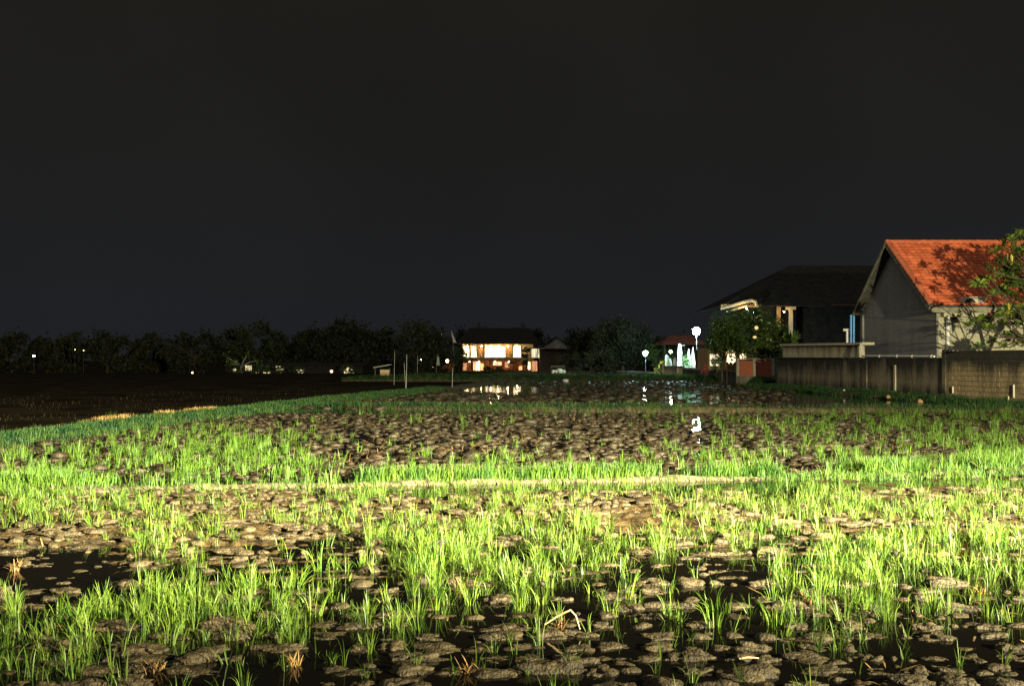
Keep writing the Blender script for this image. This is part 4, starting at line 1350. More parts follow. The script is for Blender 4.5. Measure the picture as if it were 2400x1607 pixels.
for (px_, lab) in ((1752, 'bare bulb under the eave left of the garden tree top'), (1838, 'bare bulb beside the pale column of the dark house')):
    p = P(1750, 723, 92.4) if px_ < 1800 else Vector((PX(px_, 93.4), 93.4, ez - 0.6))
    el = thing('eave_lamp', lab, 'lamp', tuple(p))
    mb = MB(); mb.ball(p, 0.06, 10); mb.build('bulb', M['eave_bulb'], el)
    mb = MB(); mb.tube([p + Vector((0, 0, 0.065)), (p.x, 93.86, ez - 0.05)], 0.012, 6); mb.build('cord', M['dark_metal'], el)

for (px_, py_, lab, sq) in ((1773, 768, 'upper of the two yellow lanterns in the garden tree', 1.0), (1769, 790, 'lower of the two yellow lanterns in the garden tree', 0.7)):
    p = P(px_, py_, 64.8)
    la = thing('lantern', lab, 'lantern', tuple(p), 'yellow lanterns in the garden tree')
    mb = MB(); mb.ball(p, 0.135, 10, sq); mb.build('shade', M['glow_lantern'], la)
    mb = MB(); mb.tube([p + Vector((0, 0, 0.14 * sq)), p + Vector((0, 0.4, 0.45))], 0.008, 5); mb.build('cord', M['dark_metal'], la)

# house with lit veranda glimpsed under the garden tree
lh = thing('house', 'small house with lit white windows glimpsed under the garden tree', 'house', (17, 74, 0))
hx0, hx1 = PX(1658, 74), PX(1800, 74)
mb = MB(); mb.box(hx0, hx1, 74.0, 78.0, -0.2, 2.55); mb.build('wall', M['tan'], lh)
mb = MB(); mb.prism([(hx0 + 0.3, 73.2, 2.55), (hx0 + 0.3, 78.5, 2.55), (hx0 + 0.3, 76, 2.95)], (hx1 - hx0 + 0.2, 0, 0)); mb.build('roof', M['dark_roof'], lh)
for (a0, a1, b0, b1, mt) in ((1664, 1690, 830, 857, 'window_pale'), (1704, 1724, 822, 851, 'window_hot'), (1735, 1742, 829, 842, 'window_hot'), (1745, 1754, 827, 842, 'window_hot'), (1695, 1700, 826, 834, 'window_hot')):  # first pane: added glow in place of the lit wall behind the shrub
    mb = MB(); mb.box(PX(a0, 73.97), PX(a1, 73.97), 73.965, 73.996, PZ(b1, 74), PZ(b0, 74))
    w_ = mb.build('window', M[mt], lh)
    mb = MB(); xm_ = PX((a0 + a1) / 2, 73.95); mb.box(xm_ - 0.02, xm_ + 0.02, 73.94, 73.962, PZ(b1, 74), PZ(b0, 74)); mb.build('mullion', M['tan'], w_)
# wooden gate lit by the windows
gt = thing('gate', 'brown wooden gate posts under the lit white windows', 'gate', (PX(1715, 69), 69, 0))
for px_ in (1705, 1713, 1722):
    mb = MB(); mb.box(PX(px_, 69) - 0.07, PX(px_, 69) + 0.07, 69.0, 69.12, -0.1, PZ(848, 69)); mb.build('post', M['tan'], gt)
mb = MB(); mb.box(PX(1703, 69), PX(1724, 69), 69.125, 69.17, 0.4, 1.25); mb.build('board', M['tan'], gt)

b_ = P(1678, 842, 71.5); b_.z = 0.0
tree('bush', 'pale leafy shrub in front of the cream glowing wall patch', 'bush', b_, 1.9, 1.0, 'pale_leaf', 0.14, 420, 18, trunk=0.9, seed=61, trunk_r=0.03)
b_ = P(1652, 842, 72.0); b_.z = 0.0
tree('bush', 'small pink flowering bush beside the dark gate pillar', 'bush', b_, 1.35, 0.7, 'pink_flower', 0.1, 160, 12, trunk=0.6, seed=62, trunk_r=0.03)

# gate pillar and tin awning
gp = thing('gate_pillar', 'dark square gate pillar under the upper cyan lamp', 'pillar', (PX(1640, 78), 78, 0))
mb = MB(); mb.box(PX(1633, 78), PX(1648, 78), 78, 78.5, -0.2, PZ(824, 78)); mb.build('shaft', M['dark_bark'], gp)
mb = MB(); mb.box(PX(1631, 78), PX(1650, 78), 77.93, 78.57, PZ(824, 78) + 0.003, PZ(820, 78)); mb.build('cap', M['dark_bark'], gp)
sh = thing('shed', 'shed with sloping white corrugated tin awning beside the upper cyan lamp', 'shed', (PX(1665, 80), 80, 0))
mb = MB(); mb.box(PX(1653, 80.6), PX(1700, 80.6), 80.6, 83, -0.2, PZ(826, 80.6)); mb.build('wall', M['cream'], sh)
# corrugated sheet: low edge to the left and front
c00, c10, c01, c11 = P(1640, 821, 79.6), P(1700, 821, 79.6), P(1676, 789, 82.6), P(1722, 789, 82.6)
n = 60; V = []
for i in range(n + 1):
    u_ = i / n; off = 0.025 * math.sin(u_ * 2 * math.pi * 15)
    V.append(c00.lerp(c10, u_) + Vector((0, 0, off))); V.append(c01.lerp(c11, u_) + Vector((0, 0, off)))
mb = MB(); mb.add(V, [(2 * i, 2 * i + 2, 2 * i + 3, 2 * i + 1) for i in range(n)]); mb.add([v - Vector((0, 0, 0.012)) for v in V], [(2 * i + 1, 2 * i + 3, 2 * i + 2, 2 * i) for i in range(n)])
mb.build('roof_sheet', M['tin'], sh)
mb = MB(); mb.tube([c00 - Vector((0.03, 0, 0.0)), c01 - Vector((0.03, 0, 0))], 0.05, 6); mb.build('verge_trim', M['white_wash'], sh)
mb = MB(); mb.tube([c10 + Vector((-0.2, 0.05, -0.03)), (c10.x - 0.2, c10.y + 0.05, -0.2)], 0.05, 8); mb.build('post', M['steel'], sh)


# ------------------------------------------------------------------ lamps
def street_lamp(label, p, r, mat, pole_r, base_z, arm=0.0):
    t = thing('street_lamp', label, 'street lamp', (p.x - arm, p.y, base_z))
    mb = MB(); mb.tube([(p.x - arm, p.y, base_z), (p.x - arm, p.y, p.z - r - 0.06)], pole_r, 8); mb.build('pole', M['steel'], t)
    mb = MB(); mb.lathe((p.x, p.y, p.z - r - 0.06), [(0.06, 0), (0.10, 0.05), (0.09, 0.055)], 10); mb.build('collar', M['dark_metal'], t)
    mb = MB(); mb.ball(p, r, 16); mb.build('globe', M[mat], t)
    return t


street_lamp('tall street lamp with blinding cyan white globe, higher of the two', P(1632.5, 776, 82.6), 0.32, 'glow_cyan', 0.035, -0.1)
street_lamp('lower street lamp with cyan white globe before the dark tree', P(1513, 828, 107), 0.27, 'glow_cool', 0.04, -0.1)


def globe_lamp(label, px_, py_, D_, r, mat, base=None, cat='lamp', group='small garden lamps'):
    p = P(px_, py_, D_)
    t = thing('garden_lamp', label, cat, (p.x, p.y, base if base is not None else p.z - 0.5), group)
    mb = MB(); mb.ball(p, r, 10); mb.build('globe', M[mat], t)
    zb = base if base is not None else p.z - 0.5
    mb = MB(); mb.tube([(p.x, p.y, zb), (p.x, p.y, p.z - r)], 0.025, 6); mb.build('pole', M['dark_metal'], t)
    return t


globe_lamp('small white globe lamp on a pole beside the white shrine', 1572, 824, 93, 0.13, 'glow_small', -0.1)
globe_lamp('orange lamp alone between the villa and the lower cyan lamp', 1362, 852, 140, 0.16, 'glow_dim', -0.1)
globe_lamp('white lamp alone at the far left of the tree line', 79, 834, 128, 0.13, 'glow_small', -0.4)
globe_lamp('faint lamp pair left member high in the left tree line', 176, 819, 130, 0.05, 'glow_dim', -0.4)
globe_lamp('faint lamp pair right member high in the left tree line', 196, 821, 130, 0.055, 'glow_dim', -0.4)
globe_lamp('single orange lamp in the tree line left of the lit garden', 451, 873, 128, 0.11, 'glow_dim', -0.6)
globe_lamp('warm lamp at the foot of the domed tree', 777, 870, 128, 0.16, 'glow_dim', -0.6)
globe_lamp('orange lamp above the roof left of the pale banner', 1034, 786, 180, 0.15, 'glow_dim', -0.6)
globe_lamp('orange lamp nearest the bamboo poles left of the villa', 1015, 857, 170, 0.26, 'glow_dim', -0.7)
globe_lamp('bright orange lamp over the glowing bush left of the villa', 1048, 846, 172, 0.26, 'glow_warm', -0.7)
globe_lamp('white path lamp under the palm in front of the villa', 1204, 876, 165, 0.17, 'glow_warm', -0.9)
globe_lamp('white path lamp under the tiered tree in front of the villa', 1230, 875, 165, 0.19, 'glow_warm', -0.9)
globe_lamp('tiny white lamp between the bamboo poles', 987, 843, 150, 0.08, 'glow_small', -0.6)

# ------------------------------------------------------------------ shrine garden under the lamps
def at_ground(px_, D_, z=-0.1): return Vector((PX(px_, D_), D_, z))


p = at_ground(1593, 86)
s_ = thing('shrine', 'tall whitewashed stepped shrine pillar lit by the cyan lamps', 'shrine', tuple(p))
zt = PZ(806, 86)
mb = MB(); mb.box(p.x - 0.36, p.x + 0.36, p.y - 0.3, p.y + 0.3, p.z, 0.6); mb.build('plinth', M['white_wash'], s_)
mb = MB(); mb.box(p.x - 0.26, p.x + 0.20, p.y - 0.22, p.y + 0.22, 0.603, 1.5); mb.box(p.x - 0.19, p.x + 0.15, p.y - 0.17, p.y + 0.17, 1.5, 2.2); mb.build('shaft', M['white_wash'], s_)
mb = MB(); mb.prism([(p.x - 0.24, p.y - 0.2, 2.203), (p.x + 0.2, p.y - 0.2, 2.203), (p.x + 0.08, p.y - 0.2, zt), (p.x - 0.12, p.y - 0.2, zt)], (0, 0.4, 0)); mb.build('crest', M['white_wash'], s_)
mb = MB(); mb.tube([(p.x - 0.1, p.y, zt - 0.15), (p.x + 0.42, p.y, zt - 0.12)], 0.03, 6); mb.build('rod', M['steel'], s_)
for i, (px_, ty, lab) in enumerate(((1614, 817, 'pointed white shrine spire, nearer the stepped shrine pillar'), (1624, 812, 'pointed white shrine spire beside the dark gate pillar'))):
    p = at_ground(px_, 84.5 + 0.3 * i)
    t = thing('shrine_spire', lab, 'shrine', tuple(p), 'white shrine spires')
    mb = MB(); mb.box(p.x - 0.17, p.x + 0.17, p.y - 0.17, p.y + 0.17, p.z, 1.5); mb.build('shaft', M['white_wash'], t)
    mb = MB(); mb.lathe((p.x, p.y, 1.503), [(0.2, 0), (0.16, 0.25), (0.12, 0.5), (0.015, PZ(ty, p.y) - 1.5)], 8); mb.build('finial', M['white_wash'], t)
for i, (px_, ty, w, lab) in enumerate(((1581, 838, 0.13, 'short white gate post with rounded head beside the shrine'), (1562, 831, 0.16, 'pale square post left of the small white globe lamp'), (1568, 840, 0.2, 'squat white post under the small white globe lamp'))):
    p = at_ground(px_ + 0.5, 87 + i)
    t = thing('garden_post', lab, 'post', tuple(p), 'whitewashed garden posts')
    h = PZ(ty, p.y)
    mb = MB(); mb.box(p.x - w, p.x + w, p.y - w, p.y + w, p.z, h - w * 0.8); mb.build('shaft', M['white_wash'], t)
    mb = MB(); mb.ball((p.x, p.y, h - w * 0.75), w * 0.95, 10); mb.build('head', M['white_wash'], t)
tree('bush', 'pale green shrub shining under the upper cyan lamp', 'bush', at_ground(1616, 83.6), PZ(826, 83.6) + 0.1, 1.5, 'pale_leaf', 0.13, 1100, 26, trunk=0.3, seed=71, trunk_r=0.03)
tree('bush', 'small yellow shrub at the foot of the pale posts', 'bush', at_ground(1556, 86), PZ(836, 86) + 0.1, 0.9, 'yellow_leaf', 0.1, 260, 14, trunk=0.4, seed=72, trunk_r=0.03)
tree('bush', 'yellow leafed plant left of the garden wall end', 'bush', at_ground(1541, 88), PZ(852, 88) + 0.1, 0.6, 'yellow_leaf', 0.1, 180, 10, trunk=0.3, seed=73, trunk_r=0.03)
fw = thing('garden_wall', 'short rough garden wall below the shrine posts', 'wall', (PX(1575, 82), 82, 0))
mb = MB(); mb.box(PX(1554, 82), PX(1604, 82), 82, 82.25, -0.2, PZ(857, 82)); mb.build('wall', M['grey_wall'], fw)
mb = MB(); mb.box(PX(1552, 82), PX(1555, 82), 81.9, 82.3, -0.2, PZ(853, 82)); mb.build('end_post', M['concrete'], fw)
mb = MB(); mb.box(PX(1586, 82), PX(1602, 82), 81.95, 81.997, 0.1, PZ(862, 82)); mb.build('plaster_patch', M['concrete'], fw)

pv = thing('pavilion', 'low pavilion with dull red hipped roof behind the shrine', 'pavilion', (PX(1590, 97), 97, 0))
x0, x1 = PX(1548, 96), PX(1662, 96)
ze, zr = PZ(808, 96), PZ(786, 99)
mb = MB(); vs = [(x0, 95.5, ze), (x1, 95.5, ze), (x1, 102, ze), (x0, 102, ze), (x0 + 1.4, 98.7, zr), (x1 - 1.4, 98.7, zr)]
mb.add(vs, [(0, 1, 5, 4), (1, 2, 5), (2, 3, 4, 5), (3, 0, 4), (3, 2, 1, 0)]); mb.build('roof', M['red_roof'], pv)
for xx in (x0 + 0.4, (x0 + x1) / 2, x1 - 0.4):
    mb = MB(); mb.box(xx - 0.08, xx + 0.08, 96, 96.16, -0.1, ze - 0.003); mb.build('post', M['dark_bark'], pv)
mb = MB(); mb.box(x0 + 0.4, x1 - 0.4, 101, 101.2, -0.1, ze - 0.003); mb.build('wall', M['dark_bark'], pv)

# ------------------------------------------------------------------ lit villa across the paddies
VD = 200.0
GV = -0.9
vx = lambda px_: PX(px_, VD)
vz = lambda py_: PZ(py_, VD)
vi = thing('villa', 'two-storey villa with glowing upper veranda and dark tiled roof', 'villa', (vx(1150), VD, GV))
ez, rz_ = vz(806), vz(767)
x0, x1 = vx(1068), vx(1266)
mb = MB(); vs = [(x0, 197, ez), (x1, 197, ez), (x1, 212, ez), (x0, 212, ez), (vx(1100), 204.5, rz_), (vx(1240), 204.5, rz_)]
mb.add(vs, [(0, 1, 5, 4), (1, 2, 5), (2, 3, 4, 5), (3, 0, 4), (3, 2, 1, 0)]); mb.build('roof', M['dark_roof'], vi)
wx0, wx1 = vx(1082), vx(1250)
mb = MB(); mb.box(wx0, wx1, 202.2, 210, vz(842), ez - 0.01); mb.build('wall', M['cream'], vi)
mb = MB(); mb.box(wx0 - 0.2, wx1, 198.6, 202.6, vz(843.5), vz(838)); mb.build('balcony_slab', M['concrete'], vi)
for (a0, a1, mt) in ((1086, 1099, 'window_hot'), (1103.5, 1116, 'window_hot'), (1136, 1151, 'window_hot'), (1152.5, 1159, 'window_hot'), (1160, 1173, 'window_hot'), (1174, 1183, 'window_hot'), (1203, 1220, 'window_hot')):
    mb = MB(); mb.box(vx(a0), vx(a1), 202.12, 202.19, vz(836.5), vz(811.5)); w_ = mb.build('window', M[mt], vi)
    mb = MB(); xm_ = (vx(a0) + vx(a1)) / 2; mb.box(xm_ - 0.03, xm_ + 0.03, 202.05, 202.115, vz(836.5), vz(811.5)); mb.build('mullion', M['tan'], w_)
for px_ in (1101, 1118, 1134.5, 1202, 1222):
    mb = MB(); mb.box(vx(px_) - 0.1, vx(px_) + 0.1, 199.0, 199.2, vz(838) + 0.003, ez - 0.01); mb.build('column', M['cream'], vi)
for (a0, a1) in ((1119, 1134), (1186, 1201)):
    mb = MB(); mb.box(vx(a0), vx(a1), 202.0, 202.195, vz(837), ez - 0.05); mb.build('wall_panel', M['tan'], vi)
mb = MB(); mb.box(wx0, vx(1225), 198.7, 198.76, vz(838) + 0.85, vz(838) + 0.92); mb.box(wx0, vx(1225), 198.7, 198.74, vz(838) + 0.45, vz(838) + 0.49)
for k_ in range(14):
    xx = wx0 + k_ * (vx(1225) - wx0) / 13; mb.box(xx - 0.025, xx + 0.025, 198.7, 198.75, vz(838) + 0.003, vz(838) + 0.85)
mb.build('railing', M['tan'], vi)
# lower floor
mb = MB(); mb.box(wx0, vx(1255), 203.2, 210, GV, vz(844) - 0.003); mb.build('wall', M['orange_wall'], vi)
for (a0, a1, b0, b1, mt) in ((1084, 1092, 850, 868, 'window_orange'), (1108, 1112, 848, 868, 'window_warm'), (1114, 1117, 848, 868, 'window_hot'), (1119, 1124, 848, 868, 'window_hot'), (1126, 1132, 852, 868, 'window_warm'),
                             (1155, 1175, 848, 856, 'window_pale'), (1183, 1194, 848, 862, 'window_orange'), (1216, 1224, 858, 868, 'window_warm'), (1238, 1243, 848, 866, 'window_hot'), (1246, 1259, 846, 872, 'window_orange')):
    yy = 203.1 if a0 < 1246 else 199.0
    mb = MB(); mb.box(vx(a0), vx(a1), yy, yy + 0.09, vz(b1), vz(b0)); mb.build('window', M[mt], vi)
for px_ in (1096, 1106, 1136, 1152, 1178, 1198, 1230, 1247):
    mb = MB(); mb.box(vx(px_) - 0.09, vx(px_) + 0.09, 199.3, 199.5, GV, vz(844) - 0.003); mb.build('column', M['tan'], vi)
for px_ in (1094, 1128, 1150, 1168, 1190, 1212):
    mb = MB(); mb.ball((vx(px_), 200.6, ez - 0.45), 0.09, 8); mb.build('ceiling_lamp', M['bulb'], vi)
for px_ in (1100, 1122, 1160, 1192, 1236):
    mb = MB(); mb.ball((vx(px_), 201.0, vz(844) - 0.30), 0.05, 8); mb.build('ceiling_lamp', M['bulb'], vi)
# terrace
mb = MB(); mb.box(vx(1078), vx(1266), 190, 203, GV - 0.3, GV + 0.1); mb.build('terrace', M['tan'], vi)

wg = thing('villa_wing', 'side wing of the villa with plain grey gable', 'house', (vx(1300), 193, GV))
gx0, gx1, gz0, gz1 = PX(1272, 193), PX(1336, 193), PZ(814, 193), PZ(790, 193)
mb = MB(); mb.prism([(gx0, 193, gz0), (gx1, 193, gz0), ((gx0 + gx1) / 2 - 0.1, 193, gz1)], (0, 0.15, 0)); mb.build('gable', M['gable'], wg)
mb = MB(); cxm = (gx0 + gx1) / 2 - 0.1
mb.prism([(gx0 - 0.8, 192.6, gz0 - 0.22), (gx0 - 0.8, 192.6, gz0 - 0.08), (cxm, 192.6, gz1 + 0.16), (gx1 + 0.3, 192.6, gz0 - 0.02), (gx1 + 0.3, 192.6, gz0 - 0.16), (cxm, 192.6, gz1 + 0.02)], (0, 9, 0)); mb.build('roof', M['dark_roof'], wg)
mb = MB(); mb.box(gx0 - 0.4, gx1 + 0.2, 192.7, 193.2, gz0 - 0.22, gz0 - 0.1); mb.build('eave_board', M['slab'], wg)
mb = MB(); mb.box(PX(1266, 193.4), gx1, 193.4, 201, GV, gz0 - 0.23); mb.build('wall', M['dark_bark'], wg)  # dark colour puts in the shade below the lit gable
mb = MB(); mb.box(PX(1246, 196), PX(1264, 196), 196, 196.1, PZ(838, 196), PZ(817, 196)); w_ = mb.build('window', M['window_pale'], wg)
mb = MB(); mb.box(PX(1258.5, 195.9), PX(1260, 195.9), 195.9, 195.99, PZ(838, 196), PZ(817, 196)); mb.build('mullion', M['cream'], w_)

# garden in front of the villa, all against the light
tree('tree', 'dark tree silhouetted at the left end of the villa veranda', 'tree', Vector((PX(1076, 180), 180, GV)), PZ(812, 180) - GV, 3.2, 'dark_leaf', 0.35, 900, 26, trunk=0.8, seed=81, trunk_r=0.14)
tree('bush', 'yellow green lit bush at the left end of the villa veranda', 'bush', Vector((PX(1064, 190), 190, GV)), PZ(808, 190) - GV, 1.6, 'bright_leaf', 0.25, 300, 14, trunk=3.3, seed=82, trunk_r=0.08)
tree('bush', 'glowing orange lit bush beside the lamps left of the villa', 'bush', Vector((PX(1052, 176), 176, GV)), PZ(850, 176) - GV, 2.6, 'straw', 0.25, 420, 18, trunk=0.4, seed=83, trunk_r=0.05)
tt = thing('topiary_tree', 'tiered clipped tree silhouetted at the right of the villa', 'tree', (PX(1237, 178), 178, GV))
mb = MB(); mb.tube([(PX(1237, 178), 178, GV - 0.2), (PX(1234, 178), 178, PZ(850, 178)), (PX(1236, 178), 178, PZ(820, 178))], [0.14, 0.11, 0.06], 7); mb.build('trunk', M['dark_bark'], tt)
for (px_, py_, w, h) in ((1233, 818, 13, 6), (1231, 834, 9, 5), (1232, 848, 10, 6)):
    c = P(px_, py_, 178)
    pts = crown_points(c, w * 178 / F, w * 178 / F * 0.8, h * 178 / F, 420, 22, px_ + py_, 0.3)
    V, Q = leaf_quads(pts, 0.26, 0.5); link_mesh('foliage_tier', np_mesh('foliage_tier', V - np.array(ORG[tt.name]), Q, M['dark_leaf']), tt)


def palm(label, px_, D_, gz, top_py, frond, nf, seed, group=None):
    r = random.Random(seed)
    b = Vector((PX(px_, D_), D_, gz)); top = Vector((b.x + r.uniform(-.2, .2), D_, PZ(top_py, D_)))
    t = thing('palm', label, 'palm', tuple(b), group)
    mb = MB(); mb.tube([b, (b + top) / 2 + Vector((r.uniform(-.1, .1), 0, 0)), top], [0.13, 0.1, 0.08], 7); mb.build('trunk', M['dark_bark'], t)
    for i in range(nf):
        az = i * 2 * math.pi / nf + r.uniform(-.25, .25); el = r.uniform(0.3, 1.15); V = []; Fc = []
        pts = []
        p = top.copy(); th = el
        for k in range(7):
            pts.append(p.copy()); p = p + Vector((math.cos(az) * math.cos(th), math.sin(az) * math.cos(th), math.sin(th))) * frond / 6; th -= 0.33
        side = Vector((-math.sin(az), math.cos(az), 0))
        for k in range(6):
            for sgn in (-1, 1):
                w = frond * 0.22 * math.sin(math.pi * (k + 0.8) / 7)
                a_, b2 = pts[k], pts[k + 1]
                m_ = len(V); tip = (a_ + b2) / 2 + side * sgn * w + (b2 - a_) * 0.7 - Vector((0, 0, w * 0.5))
                V += [a_, a_ + (b2 - a_) * 0.75, tip]; Fc.append((m_, m_ + 1, m_ + 2))
        mb = MB(); mb.add(V, Fc); mb.tube(pts, [0.02] * 6 + [0.008], 4); mb.build('frond', M['dark_leaf'], t)
    return t


palm('short palm silhouetted against the lit lower floor right of the villa middle', 1203, 172, GV, 852, 1.5, 11, 5)
palm('spiky young palm before the lit middle of the lower floor', 1165, 174, GV, 862, 1.1, 9, 6)
palm('thin palm standing before the left pillars of the villa', 1107, 176, GV, 842, 1.0, 9, 7)
for (a0, a1, ty, lab) in ((1130, 1156, 858, 'dark rounded hedge before the left of the lower floor'), (1150, 1184, 862, 'dark rounded hedge before the middle of the lower floor'), (1178, 1204, 866, 'dark hedge beside the short palm'), (1080, 1100, 869, 'low dark hedge at the left pillars of the villa'), (1208, 1262, 873, 'low dark hedge along the right of the villa terrace')):
    cpx = (a0 + a1) / 2
    tree('hedge', lab, 'hedge', Vector((PX(cpx, 168), 168, GV)), PZ(ty, 168) - GV, (a1 - a0) * 168 / F, 'dark_leaf', 0.22, 700, 26, trunk=0.05, seed=int(cpx), trunk_r=0.04, depth=1.5)

# pale tapered banners and bamboo poles by the water
def banner(label, px_, y0_, y1_, D_, w, lean):
    b = P(px_, y1_, D_); t = thing('banner', label, 'banner', (b.x, b.y, GV), 'pale banners left of the villa')
    top = P(px_ + lean, y0_, D_)
    mb = MB(); mb.tube([(b.x, b.y, GV), b, top + Vector((0, 0, 0.1))], [0.04, 0.035, 0.015], 6); mb.build('pole', M['bamboo'], t)
    mb = MB(); n = 6; V = []
    for i in range(n + 1):
        u_ = i / n; q = top.lerp(b, u_); ww = w * (0.12 + 0.88 * u_)
        V += [q + Vector((0.03, -0.04, 0)), q + Vector((0.03 + ww, -0.04 + 0.06 * math.sin(u_ * 5), 0))]
    mb.add(V, [(2 * i, 2 * i + 1, 2 * i + 3, 2 * i + 2) for i in range(n)]); mb.add([v + Vector((0, 0.012, 0)) for v in V], [(2 * i + 1, 2 * i, 2 * i + 2, 2 * i + 3) for i in range(n)])
    mb.build('cloth', M['cloth'], t)


banner('pale tapered banner rising over the left end of the villa roof', 1062, 775, 803, 186, 0.6, -5)
banner('pale tapered banner beside the lamps left of the villa', 1023, 818, 856, 160, 0.5, 3)
for (px_, ty, by, lab) in ((925, 821, 898, 'thin bamboo pole beside the small field hut'), (953.5, 830, 912, 'thin upright bamboo pole, longest of the far field'), (947, 850, 905, 'thin leaning bamboo pole beside the longest pole'),
                           (979, 832, 890, 'thin bamboo pole before the tiny white lamp'), (1061, 862, 911, 'thin bamboo pole left of the lit puddle')):
    D_ = EYE * F / (by - 842)
    p = P(px_ - (1.2 if px_ != 947 else -4), by, D_); q = P(px_, ty, D_)
    mb = MB(); mb.tube([p - Vector((0, 0, 0.1)), p.lerp(q, 0.5), q], [0.016, 0.014, 0.010], 6)
    tag(mb.build('bamboo_pole', M['bamboo'], None, tuple(p)), lab, 'pole', 'bamboo poles in the far paddy')

# small field hut
hb = EYE * F / (889 - 842)
ht = thing('field_hut', 'small lean-to field hut with grey roof left of the bamboo poles', 'hut', (PX(895, hb), hb, 0))
X0, X1 = PX(876, hb), PX(915, hb)
mb = MB(); mb.prism([(X0, hb - 0.3, PZ(862, hb)), (X0, hb - 0.3, PZ(860, hb)), (X1, hb - 0.3, PZ(853.5, hb)), (X1, hb - 0.3, PZ(855.5, hb))], (0, 1.3, 0)); mb.build('roof', M['grey_paint'], ht)
mb = MB(); mb.box(PX(891, hb), X1 - 0.1, hb, hb + 0.05, PZ(873, hb), PZ(866, hb)); mb.build('board', M['cream'], ht)
mb = MB(); mb.box(PX(891, hb), X1 - 0.1, hb + 0.06, hb + 0.1, 0.1, PZ(873, hb) - 0.003); mb.build('lower_panel', M['tan'], ht)
for xx in (X0 + 0.12, X1 - 0.06):
    mb = MB(); mb.box(xx - 0.04, xx + 0.04, hb, hb + 0.08, -0.1, PZ(862, hb)); mb.build('post', M['bark'], ht)

# stand with white sacks at the paddy edge
D_ = 93.0
zt = PZ(874, D_)
st = thing('wooden_stand', 'dark wooden stand carrying white sacks at the edge of the far paddy', 'stand', (PX(1308, D_), D_, 0))
sx0, sx1 = PX(1291, D_), PX(1325, D_)
mb = MB(); mb.box(sx0, sx1, D_ - 0.45, D_ + 0.45, zt - 0.09, zt); mb.build('deck', M['dark_bark'], st)
for xx in (sx0 + 0.05, sx1 - 0.05):
    for yy in (D_ - 0.4, D_ + 0.4):
        mb = MB(); mb.box(xx - 0.04, xx + 0.04, yy - 0.04, yy + 0.04, -0.1, zt - 0.093); mb.build('leg', M['dark_bark'], st)
    mb = MB(); mb.box(xx - 0.03, xx + 0.03, D_ + 0.36, D_ + 0.42, zt + 0.003, PZ(856, D_)); mb.build('upright', M['bark'], st)
mb = MB(); mb.box(sx0, sx1, D_ + 0.425, D_ + 0.46, PZ(861, D_), PZ(856, D_)); mb.build('back_rail', M['dark_bark'], st)
for i, (px_, py_, rx_, rz2, lab) in enumerate(((1297, 868.5, 0.16, 0.22, 'small white sack at the left end of the wooden stand'), (1303, 869.5, 0.17, 0.19, 'slumped white sack in the middle of the wooden stand'), (1312, 867.5, 0.21, 0.27, 'largest white sack, upright on the wooden stand'), (1321, 866, 0.13, 0.2, 'dim white sack at the right end of the wooden stand'))):
    V, Fc = clod_variant(620 + i, 3)
    p = Vector((PX(px_, D_), D_ - 0.12 + 0.14 * (i % 2), zt + rz2 * 0.46))
    tag(link_mesh('sack', np_mesh('sack', V * np.array([rx_, rx_ * 0.9, rz2]), Fc, M['sack'], True), None, tuple(p)), lab, 'sack', 'white sacks on the wooden stand')
p = P(1326, 893, 78.0); V, Fc = clod_variant(650, 3)
tag(link_mesh('sack', np_mesh('sack', V * np.array([0.16, 0.12, 0.10]), Fc, M['sack'], True), None, tuple(p + Vector((0, 0, 0.02)))), 'white bag lying on the grassy bund below the wooden stand', 'bag')
mb = MB(); b0 = Vector((PX(1322, 84), 84, -0.05))
for dx in (0, 0.14, 0.3): mb.tube([b0 + Vector((dx, 0, 0)), b0 + Vector((dx * 1.4, 0, 0.45)), b0 + Vector((dx * 1.9 - 0.1, 0, 0.75))], [0.012, 0.01, 0.006], 5)
tag(mb.build('dead_branch', M['bamboo'], None, tuple(b0)), 'bleached forked branch standing below the white sacks', 'branch')

# lit garden glimpsed through the far trees
gh = thing('garden_house', 'low house glowing in patches through the far left trees', 'house', (PX(680, 139), 139, G_FAR))
mb = MB(); mb.box(PX(530, 139), PX(850, 139), 139, 146, G_FAR, PZ(856, 139)); mb.build('wall', M['dark_roof'], gh)
mb = MB(); mb.prism([(PX(525, 139), 138.4, PZ(856, 139)), (PX(525, 139), 147, PZ(856, 139)), (PX(525, 139), 142.5, PZ(849, 139))], (PX(855, 139) - PX(525, 139), 0, 0)); mb.build('roof', M['dark_roof'], gh)
G2 = 126.0
lp = [(549, 868, 5, 8), (582, 862, 11, 13), (567, 878, 15, 7), (560, 881, 8, 5), (602, 876, 6, 8), (620, 875, 5, 7), (630, 874, 5, 6), (652, 860, 9, 4), (656, 866, 12, 3), (703, 870, 13, 8), (812, 872, 9, 14), (823, 876, 9, 9), (820, 864, 12, 6)]
for i, (px_, py_, w, h) in enumerate(lp):
    mb = MB(); c = P(px_, py_, 138.8)
    mb.box(c.x - w * 138.8 / F / 2 * 1.3, c.x + w * 138.8 / F / 2 * 1.3, 138.9, 138.99, c.z - h * 138.8 / F / 2, c.z + h * 138.8 / F / 2)
    mb.build('window', M['wall_glow_far'], gh)  # glowing panels stand in for lit wall showing between the leaves
